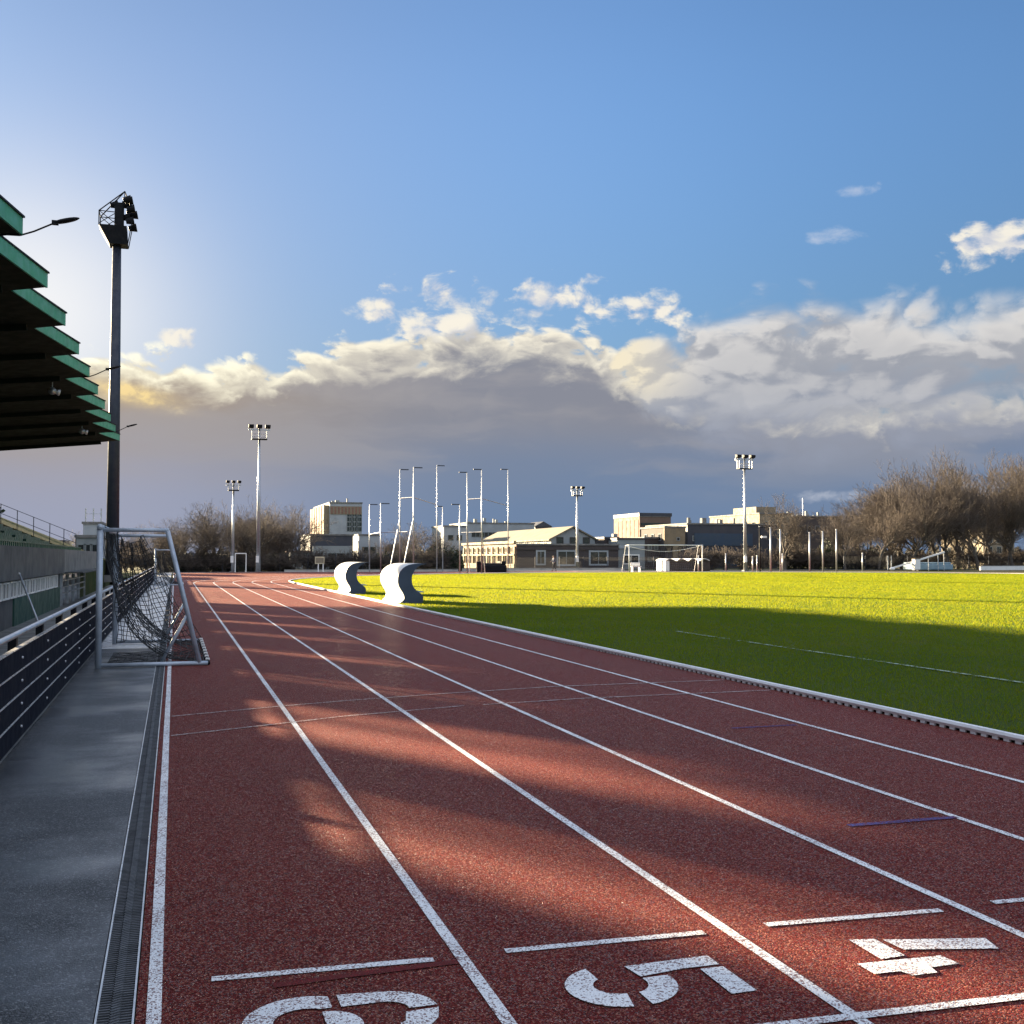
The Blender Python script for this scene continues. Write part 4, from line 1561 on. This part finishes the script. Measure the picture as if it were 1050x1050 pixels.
# long grey block behind it
t, W, H = building('grey_block', 'long low grey-blue block with flat roof rising behind the brick hall', 'building', 478, 548, 190, 537, 12, 'white_render')
windows(t, 'f', 1, W - 1, 1.5, H - .6, 7, 2, 1.5, .8, 0)
chimney_bits(t, W, 10, H, 7, 9, 'grey_render')
t, W, H = building('white_house', 'small white house between the round bare tree and the brick hall', 'building', 455, 478, 165, 540, 8, 'white_render')
windows(t, 'f', .4, W - .4, 1, H - .5, 2, 2, .8, .8, 0)
t, W, H = building('pavilion_house', 'small dark-gabled house peeping over the hall roof', 'building', 549, 565, 215, 541, 8, 'dark_clad', 'dark_clad')
MB().add([(-.3, -.2, H + .23), (W + .3, -.2, H + .23), (W / 2, -.2, H + 1.3), (-.3, 8.2, H + .23), (W + .3, 8.2, H + .23), (W / 2, 8.2, H + 1.3)], [(0, 1, 2), (3, 5, 4), (0, 2, 5, 3), (1, 4, 5, 2), (0, 3, 4, 1)]).build('gable', M['dark_clad'], t)

# grey house with the big white-framed window
t, W, H = building('grey_house', 'grey-green house with a wide pale framed bay right of the brick hall', 'building', 633, 661, 133, 553, 9, 'grey_render', 'dark_clad')
windows(t, 'f', W * .15, W * .85, .2, H * .62, 1, 1, 2.0, 1.0, 0, 'glass', 'white', .15)
MB().box(.2, W - .2, -.16, -.004, H * .70, H * .80).build('fascia_band', M['white_render'], t)
chimney_bits(t, W, 6, H, 2, 21)
t, W, H = building('dark_lodge', 'dark low lodge squeezed between brick hall and grey house', 'building', 620, 634, 136, 552, 6, 'brick_dark', 'dark_clad')
windows(t, 'f', .2, W - .2, H * .5, H - .1, 1, 1, .7, .5, 0)
# the tower block
t, W, H = building('tower_block', 'brown banded tower block standing far behind on the skyline', 'building', 656, 688, 330, 530, 22, 'tower')
for k in range(5):
    z = H - 2.0 - k * 1.9
    MB().box(.4, W - .3, -.12, -.004, z - .75, z).build('window_band', M['glass'], t)
MB().box(-.2, W + .3, -.2, 22, H + .224, H + 1.3).build('plant_room', M['dark_clad'], t)
for k in range(6): MB().box(-.10, -.004, 1 + k * 3.4, 3 + k * 3.4, 2, H - 1).build('stair_panel', M['brick_red'], t)
# dark building with its sunlit gable end
t, W, H = building('school_building', 'wide dark building with blue panels and one sunlit cream end', 'building', 705, 797, 140, 538, 14, 'dark_clad')
MB().box(.8, W - 4, -.12, -.004, .4, 1.5).build('blue_panel', M['blue_clad'], t)
MB().box(1.0, W - 4, -.10, -.004, H * .52, H * .80).build('upper_panel', M['blue_clad'], t)
windows(t, 'f', .3, W * .25, H * .55, H * .82, 2, 1, .6, .6, 0, 'pane', 'grey_render', .08)
windows(t, 'f', W * .48, W * .60, H * .55, H * .85, 1, 1, .9, .9, 0, 'pane', 'white', .12)
chimney_bits(t, W, 12, H, 9, 5, 'concrete')
t, W, H = building('cream_gatehouse', 'sunlit cream block on arched legs at the left end of the dark building', 'building', 682, 703, 137, 541, 8, 'brick_dark')
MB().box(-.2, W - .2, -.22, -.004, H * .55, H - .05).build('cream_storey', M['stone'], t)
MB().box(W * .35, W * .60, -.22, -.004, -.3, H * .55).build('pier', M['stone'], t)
for k in range(2): MB().tube((.5 + k * W * .5, -.1, H * .52), (.5 + k * W * .5, -.1, H * .40), .4, .1, 10).build('arch_corbel', M['stone'], t)
windows(t, 'f', W * .5, W * .7, H * .65, H * .8, 1, 1, .35, .35, -.22)
windows(t, 'l', .5, 7.5, H * .6, H - .3, 3, 1, .8, .8, 0)
t, W, H = building('brick_infill', 'dark brick infill with small windows between grey house and cream gatehouse', 'building', 661, 684, 139, 552, 7, 'brick_dark')
windows(t, 'f', .3, W - .3, .4, H - .3, 3, 2, .5, .6, 0, 'pane', 'grey_render', .06)
# pale flats and the dark block right of them
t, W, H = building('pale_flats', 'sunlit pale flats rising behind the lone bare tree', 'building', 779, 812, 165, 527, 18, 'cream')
windows(t, 'f', .5, W - .3, 2, H - .8, 4, 3, .7, .9, 0)
windows(t, 'l', .6, 17, 2, H - .8, 6, 3, .8, .9, 0)
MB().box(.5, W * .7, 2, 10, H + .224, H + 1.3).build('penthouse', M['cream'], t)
t, W, H = building('brown_flats', 'dark brown brick flats with roof aerials right of the pale flats', 'building', 813, 863, 168, 530, 14, 'brick_dark')
windows(t, 'f', 1, W - 1, H - 3.4, H - .8, 5, 1, .8, 1.0, 0, 'glass', 'grey_render', .07)
chimney_bits(t, W, 12, H, 11, 8)
MB().tube((W * .4, 3, H + .2), (W * .4, 3, H + 3.4), .07).build('aerial', M['galv'], t)
# pale house seen through the wood
t, W, H = building('woodland_house', 'pale house glimpsed between the trunks of the wood', 'building', 1008, 1040, 175, 535, 12, 'cream')
windows(t, 'f', .5, W - .5, 2, H - .6, 3, 3, .9, 1.1, 0)
windows(t, 'l', .5, 11.5, 2, H - .6, 3, 3, .9, 1.1, 0)
# beyond the bank on the left
t, W, H = building('glass_pavilion', 'low building with blue-grey glazing behind the end of the stand', 'building', 78, 103, 92, 551, 10, 'grey_render')
windows(t, 'f', .2, W - .2, 1.4, H - .3, 3, 1, .5, .9, 0)
t, W, H = building('white_gable_block', 'white block with roof masts behind the glazed pavilion', 'building', 85, 104, 112, 537, 9, 'white_render')
for k in range(3): MB().tube((.2 + k * W * .42, .3, H + .2), (.2 + k * W * .42, .3, H + 1.5), .06).build('roof_mast', M['galv'], t)
MB().box(.15, W - .1, .28, .33, H + .95, H + 1.0).build('roof_rail', M['galv'], t)
t, W, H = building('bank_hut', 'low flat-roofed hut behind the grass bank railing', 'building', 42, 66, 105, 556, 8, 'grey_render', 'dark_clad')
windows(t, 'f', .3, W - .3, 1.5, H - .2, 3, 1, .6, .5, 0)

# ------------------------------------------------------------------ far boundary: fence, low walls
def mesh_fence(label, px0, px1, Y, H, step=3.0):
    x0, x1 = x_at(px0, Y), x_at(px1, Y)
    t = thing('mesh_fence', label, 'fence', (x0, Y, -.03))
    W = x1 - x0
    nb = int(W / step)
    for i in range(nb + 1):
        MB().tube((i * step, 0, 0), (i * step, 0, H + .05), .035, .035, 6).build('fence_post', M['mast_blue'], t)
    w = MB()
    x = 0
    while x < W:
        w.box(x, x + .012, -.006, .006, .05, H); x += .11
    for k in range(9): w.box(0, W, -.009, -.0065, .06 + k * (H - .1) / 8, .075 + k * (H - .1) / 8)
    w.build('wire_panel', M['black_metal'], t)
    return t


mesh_fence('dark wire fence behind the far bend in front of the left trees', 168, 470, 121.4, 2.0)
mesh_fence('dark wire fence along the far side before the brick hall', 472, 700, 122.2, 1.6)
mesh_fence('dark wire fence below the wood on the right', 865, 1090, 115.5, 1.7)


def low_wall(label, px0, px1, Y, h, mat):
    x0, x1 = x_at(px0, Y), x_at(px1, Y)
    t = thing('low_wall', label, 'wall', (x0, Y, -.03))
    MB().box(0, x1 - x0, 0, .25, 0, h).build('wall_body', M[mat], t)
    MB().box(-.03, x1 - x0 + .03, -.03, .28, h + .003, h + .06).build('coping', M['concrete'], t)


low_wall('long low pale wall behind the far bend, left half of the field', 292, 470, 120.6, .22, 'pale_path')
low_wall('low pale kerb wall in front of the brick hall', 474, 640, 121.4, .30, 'pale_path')
low_wall('low beige wall, coloured white as if sunlit, below the wood at the right edge', 1005, 1085, 112.5, .50, 'white')  # white colour stands in for sunlight on the beige front

# ------------------------------------------------------------------ throwing cage
YC = 108.0
def cage():
    x0 = x_at(378, YC)
    t = thing('throwing_cage', 'tall open throwing cage of thin steel posts with inward arms at the tops', 'cage', (x0, YC, 0))
    P = {}
    defs = [('a', 410, 481, 1, 106), ('b', 424, 479, 1, 104), ('c', 448, 477, 1, 118), ('d', 479, 484, -1, 106), ('e', 494, 481, -1, 104), ('f', 521, 481, -1, 118),
            ('g', 379, 517, 1, 118), ('h', 390.5, 516, 1, 108), ('i', 454, 519, -1, 119), ('j', 471.5, 517, -1, 107)]
    for k, px, py, s_, Y in defs:
        x = x_at(px, Y)
        H = z_at(py, x, Y)
        P[k] = (x - x0, Y - YC, H)
        MB().tube((x - x0, Y - YC, 0), (x - x0, Y - YC, H), .065, .055, 8).build('cage_post', M['galv'], t, smooth=True)
        MB().bar((x - x0, Y - YC, H - .03), (x - x0 + s_ * .85, Y - YC, H - .03), .06, .10).build('cage_arm', M['mast_blue'], t)
    def at(k, z): return (P[k][0], P[k][1], z)
    zz = P['a'][2] * .72
    for a, b in (('a', 'b'), ('b', 'c'), ('e', 'f'), ('d', 'e')):
        MB().tube(at(a, zz), at(b, zz), .05, .05, 6).build('cross_bar', M['galv'], t)
    z2 = z_at(546, 22, YC)
    for a, b in (('g', 'h'), ('h', 'a'), ('a', 'b'), ('j', 'd'), ('d', 'e')):
        MB().tube(at(a, z2), at(b, z2), .045, .045, 6).build('cross_bar', M['galv'], t)
    for k, dx in (('a', -1.15), ('b', -1.2)):
        zt = P[k][2] * .52
        MB().tube(at(k, zt), (P[k][0] + dx, P[k][1] - .5, 0), .055, .055, 8).build('stay', M['galv'], t)
    for k, dx in (('d', .7), ('e', .75)):
        zt = P[k][2] * .45
        MB().tube(at(k, zt), (P[k][0] + dx, P[k][1] + 1.5, 0), .045, .045, 8).build('stay', M['galv'], t)
    return t


cage()

# ------------------------------------------------------------------ goals, poles, small things at the far side
def big_goal(label, px0, px1, Y, pytop):
    x0, x1 = x_at(px0, Y), x_at(px1, Y)
    H = z_at(pytop, (x0 + x1) / 2, Y)
    W = x1 - x0
    t = thing('football_goal', label, 'goal', (x0, Y, 0))
    for x in (0, W): MB().tube((x, 0, 0), (x, 0, H), .05, .05, 10).build('upright', M['white'], t, smooth=True)
    MB().tube((-.06, 0, H), (W + .06, 0, H), .05, .05, 10).build('crossbar', M['white'], t, smooth=True)
    for x in (0, W):
        MB().tube((x, 0, H), (x, .9, H - .05), .03).build('top_stay', M['white'], t)
        MB().tube((x, .9, H - .05), (x, 1.9, .03), .03).build('back_stay', M['white'], t)
    def P(u, v):
        y = .9 + v * 1.0
        return (u * W, y, max(.03, (H - .05) * (1 - v) - .12 * math.sin(u * math.pi) * math.sin(v * math.pi)))
    net_sheet(P, 34, 14, .003, 'net', t, M['white_render'])
    # slack roof cord
    MB().path([(W * u, .5 + .3 * u, H - .1 - .55 * math.sin(u * math.pi)) for u in [i / 10 for i in range(11)]], .022, 6).build('roof_cord', M['white'], t)
    return t


big_goal('full-size white football goal standing on the far grass before the grey house', 645, 720, 104, 559)
x = x_at(247, 119)
t = thing('hockey_goal', 'little white goal frame at the foot of the short mast on the left', 'goal', (x - .55, 118.9, 0))
for q in (0, 1.1):
    MB().tube((q, 0, 0), (q, 0, 1.95), .05, .05, 8).build('upright', M['white'], t)
    MB().tube((q, 0, 1.95), (q, .8, .05), .03, .03, 6).build('back_stay', M['white'], t)
MB().tube((-.03, 0, 1.95), (1.13, 0, 1.95), .05, .05, 8).build('crossbar', M['white'], t)
net_sheet(lambda u, v: (u * 1.1, .8 * v, 1.9 * (1 - v) + .04), 10, 14, .006, 'net', t)

# ball-stop net poles
GP = 'ball-stop net poles on the far side'
pole_defs = [(779, 540, 'black_metal', 'dark pole with a small lamp arm right of the three-lamp mast'), (790, 541, 'galv', 'pale pole first of a pair left of the lone tree'), (800, 543, 'galv', 'pale pole second of a pair left of the lone tree'),
             (830, 546, 'galv', 'pale pole first of three before the brown flats'), (843.5, 545, 'galv', 'pale pole middle of three before the brown flats'), (857.5, 543, 'galv', 'pale pole last of three, nearest the wood')]
for px, py, mt, lab in pole_defs:
    Y = 105
    x = x_at(px, Y)
    H = z_at(py, x, Y)
    t = thing('net_pole', lab, 'pole', (x, Y, 0), 0, GP)
    MB().tube((0, 0, 0), (0, 0, H), .09, .07, 10).build('shaft', M[mt], t, smooth=True)
    MB().tube((0, 0, H - .04), (0, 0, H + .04), .10, .06, 10).build('cap', M['galv'], t, smooth=True)
    if mt == 'black_metal':
        MB().bar((0, 0, H - .1), (.8, 0, H - .1), .06, .08).build('arm', M['black_metal'], t)
        MB().box(.2, .8, -.1, .1, H - 1.2, H - 1.0).build('lamp', M['white'], t)
for px, h, lab in ((744, 1.9, 'short pale post in front of the dark building'), (771.5, 1.6, 'shorter thin post beside the dark lamp pole'), (776, 1.7, 'thin post right of the dark lamp pole foot'), (802, 1.9, 'short pale post at the foot of the lone tree'), (884, 2.0, 'thin post left of the wood fence'), (716, 1.7, 'slim white post beside the goal')):
    x = x_at(px, 107)
    t = thing('short_post', lab, 'post', (x, 107, 0), 0, 'short posts on the far side')
    MB().tube((0, 0, 0), (0, 0, h), .07, .06, 8).build('shaft', M['galv'], t, smooth=True)
    MB().ball((0, 0, h), .075).build('cap', M['white'], t, smooth=True)

# cream notice board
x = x_at(328, 119)
t = thing('notice_board', 'cream notice board on two legs behind the far bend', 'sign', (x, 119.0, 0))
MB().box(-.50, .50, -.05, .05, .85, 1.62).build('board', M['wood_sign'], t, bevel=.01)
for q in (-.2, .32): MB().box(q, q + .10, -.03, .06, 0, .85).build('leg', M['white'], t)
MB().box(-.42, .42, -.062, -.0505, .95, 1.5).build('board_face', M['cream'], t)

# covered landing mat (black) in front of the brick hall
x0, x1 = x_at(494, 111), x_at(520, 111)
t = thing('landing_mat', 'long black covered landing mat in front of the brick hall', 'mat', (x0, 111, 0))
MB().box(0, x1 - x0, 0, 2.0, 0, .75).build('mat_body', M['black_metal'], t, bevel=.12)
MB().box(.1, x1 - x0 - .6, .15, 1.85, .755, .95).build('mat_cover', M['cloth_dark'], t, bevel=.06)
MB().box(x1 - x0 - .55, x1 - x0 - .05, .2, 1.8, .755, 1.15).build('mat_bolster', M['black_metal'], t, bevel=.06)
x = x_at(491, 111)
t = thing('black_bin', 'small black bin left of the covered landing mat', 'bin', (x, 111, 0))
MB().tube((0, 0, 0), (0, 0, 1.05), .26, .30, 12).build('bin_body', M['black_metal'], t)
MB().tube((0, 0, 1.053), (0, 0, 1.13), .31, .2, 12).build('bin_lid', M['black_metal'], t)

# brown covered equipment store with white peaked covers
x0, x1 = x_at(686, 113), x_at(728, 113)
W = x1 - x0
t = thing('equipment_store', 'low brown covered store with white wavy canopies behind the goal', 'store', (x0, 113, 0))
MB().box(0, W, 0, 2.4, 0, 1.10).build('store_body', M['brown_box'], t, bevel=.03)
MB().box(-.5, -.003, -.1, 2.3, 0, 1.15).build('white_end', M['white'], t, bevel=.03)
for k in range(4):
    a = -.5 + k * (W + .6) / 4
    w = (W + .6) / 4 - .25
    c = MB()
    N = 8
    vs = []
    for i in range(N + 1):
        u = i / N
        z = 1.16 + .26 * math.sin(u * math.pi) * (1 - .5 * u)
        for yv in (-.2, 2.5):
            vs += [(a + u * w, yv, z), (a + u * w, yv, z + .06)]
    fs = []
    for i in range(N):
        o = i * 4
        fs += [(o, o + 4, o + 5, o + 1), (o + 2, o + 3, o + 7, o + 6), (o + 1, o + 5, o + 7, o + 3), (o, o + 2, o + 6, o + 4)]
    fs += [(0, 1, 3, 2), (N * 4, N * 4 + 2, N * 4 + 3, N * 4 + 1)]
    c.add(vs, fs)
    c.build('canopy', M['white'], t)

# white bench table in the goal mouth
x = x_at(652, 109)
t = thing('white_bench', 'white garden bench standing behind the goal net', 'bench', (x, 109, 0))
MB().box(-.55, .55, -.25, .25, .52, .60).build('seat', M['white'], t, bevel=.02)
MB().box(-.55, .55, .20, .26, .66, 1.0).build('backrest', M['white'], t, bevel=.02)
for q in (-.42, .42): MB().box(q - .05, q + .05, -.2, .22, 0, .52).build('leg', M['white'], t)

# high-jump / vault gear on the right
YV = 110
x0 = x_at(943, YV); x1 = x_at(977, YV)
t = thing('landing_bed', 'pale blue padded landing bed below the wood on the right', 'mat', (x0, YV, 0))
MB().box(0, x1 - x0, 0, 3.2, .06, .72).build('pad', M['mat_blue'], t, bevel=.1)
MB().box(0, (x1 - x0) * .96, .1, 3.1, .725, .95).build('top_pad', M['mat_blue'], t, bevel=.08)
MB().box(.2, x1 - x0 - .2, .2, 3.0, 0, .058).build('pallet', M['black_metal'], t)
xa, xb = x_at(913, YV - 1), x_at(968, YV - 1)
zb_ = z_at(566, xb, YV - 1)
t = thing('sloping_boom', 'long pale boom sloping up over the landing bed on thin posts', 'boom', (xa, YV - 1, 0))
MB().bar((0, 0, .25), (xb - xa, 0, zb_), .14, .18).build('boom_beam', M['white'], t)
for f in (.70, .88, .99):
    xx = (xb - xa) * f
    MB().tube((xx, 0, 0), (xx, 0, .25 + (zb_ - .25) * f - .09), .05, .05, 8).build('boom_post', M['galv'], t)
MB().ball((.2, 0, .22), .3, 8, 5, (1.3, .7, .7)).build('boom_weight', M['white'], t, smooth=True)
x = x_at(939, YV - 1.6)
t = thing('white_cabinet', 'white upright cabinet beside the sloping boom', 'cabinet', (x, YV - 1.6, 0))
MB().box(-.36, .36, -.3, .3, .12, 1.32).build('cabinet_body', M['white'], t, bevel=.03)
MB().box(-.38, .38, -.32, .32, 1.324, 1.42).build('cabinet_top', M['cream'], t, bevel=.02)
for q in (-.28, .28): MB().box(q - .05, q + .05, -.25, .25, 0, .12).build('foot', M['black_metal'], t)
for px, lab in ((910, 'low vault upright left of the boom foot'), (913.5, 'second low vault upright at the boom foot')):
    x = x_at(px, 112)
    t = thing('vault_upright', lab, 'post', (x, 112, 0), 0, 'vault uprights')
    MB().tube((0, 0, 0), (0, 0, 1.75), .06, .05, 8).build('shaft', M['galv'], t)
    MB().box(-.3, .3, -.2, .2, 0, .05).build('foot', M['black_metal'], t)


# ------------------------------------------------------------------ a runner on the far straight
def skin_chain(name, verts, edges, radii, mat, parent, levels=2):
    me = bpy.data.meshes.new(name)
    me.from_pydata(verts, edges, [])
    o = bpy.data.objects.new(name, me)
    COL.objects.link(o)
    reg(o, parent)
    me.materials.append(mat)
    o.modifiers.new('skin', 'SKIN')
    if not me.skin_vertices: 
        bm = bmesh.new(); bm.from_mesh(me); bm.verts.layers.skin.verify(); bm.to_mesh(me); bm.free()
    for i, r in enumerate(radii):
        me.skin_vertices[0].data[i].radius = r if isinstance(r, tuple) else (r, r)
    me.skin_vertices[0].data[0].use_root = True
    s_ = o.modifiers.new('sub', 'SUBSURF'); s_.levels = s_.render_levels = levels
    return o


def person():
    Y = 118.3
    x = x_at(568, Y)
    t = thing('person', 'distant person walking past the brick hall in dark trousers and blue-grey top', 'person', (x, Y, -.01), R(100))
    J = [(0, 0, .92), (0, .02, 1.12), (0, .03, 1.38), (0, .04, 1.50), (0, .06, 1.58), (0, .07, 1.68),
         (-.18, .03, 1.40), (-.22, -.12, 1.16), (-.20, .06, .98), (-.20, .12, .92),
         (.18, .03, 1.40), (.22, .14, 1.18), (.20, .30, 1.06), (.20, .37, 1.04),
         (-.10, 0, .88), (-.11, .22, .50), (-.11, .18, .09), (-.11, .32, .05),
         (.10, 0, .88), (.11, -.08, .48), (.11, -.36, .14), (.11, -.28, .04)]
    E_ = [(0, 1), (1, 2), (2, 3), (3, 4), (4, 5), (2, 6), (6, 7), (7, 8), (8, 9), (2, 10), (10, 11), (11, 12), (12, 13), (0, 14), (14, 15), (15, 16), (16, 17), (0, 18), (18, 19), (19, 20), (20, 21)]
    rad = [(.14, .10), (.14, .10), (.16, .11), .06, .09, .095, .065, .05, .038, .04, .065, .05, .038, .04, .085, .062, .042, .045, .085, .062, .042, .045]
    skin_chain('body', J, E_, rad, M['skin'], t)
    top = [J[1], J[2], (0, .035, 1.44), J[6], J[7], (-.205, .02, 1.03), J[10], J[11], (.205, .25, 1.10), (0, .01, .98)]
    skin_chain('jacket', top, [(0, 1), (1, 2), (1, 3), (3, 4), (4, 5), (1, 6), (6, 7), (7, 8), (0, 9)], [(.165, .125), (.185, .13), .085, .085, .07, .055, .085, .07, .055, (.165, .125)], M['cloth_blue'], t)
    tr = [J[0], J[14], J[15], (-.11, .185, .14), J[18], J[19], (.11, -.33, .18)]
    skin_chain('trousers', tr, [(0, 1), (1, 2), (2, 3), (0, 4), (4, 5), (5, 6)], [(.16, .12), .105, .08, .06, .105, .08, .06], M['cloth_dark'], t)
    MB().ball((0, .04, 1.70), .105, 10, 6, (1, 1.05, .9)).build('hair', M['hair'], t, smooth=True)
    for s_, yy, zz in ((-.11, .27, .04), (.11, -.31, .06)):
        MB().ball((s_, yy, zz), .12, 8, 5, (.45, 1.1, .42)).build('shoe', M['cloth_dark'], t, smooth=True)


person()

for o in list(bpy.data.objects):
    if '_h' in o: del o['_h']
scene.cycles.use_denoising = True
scene.render.film_transparent = False
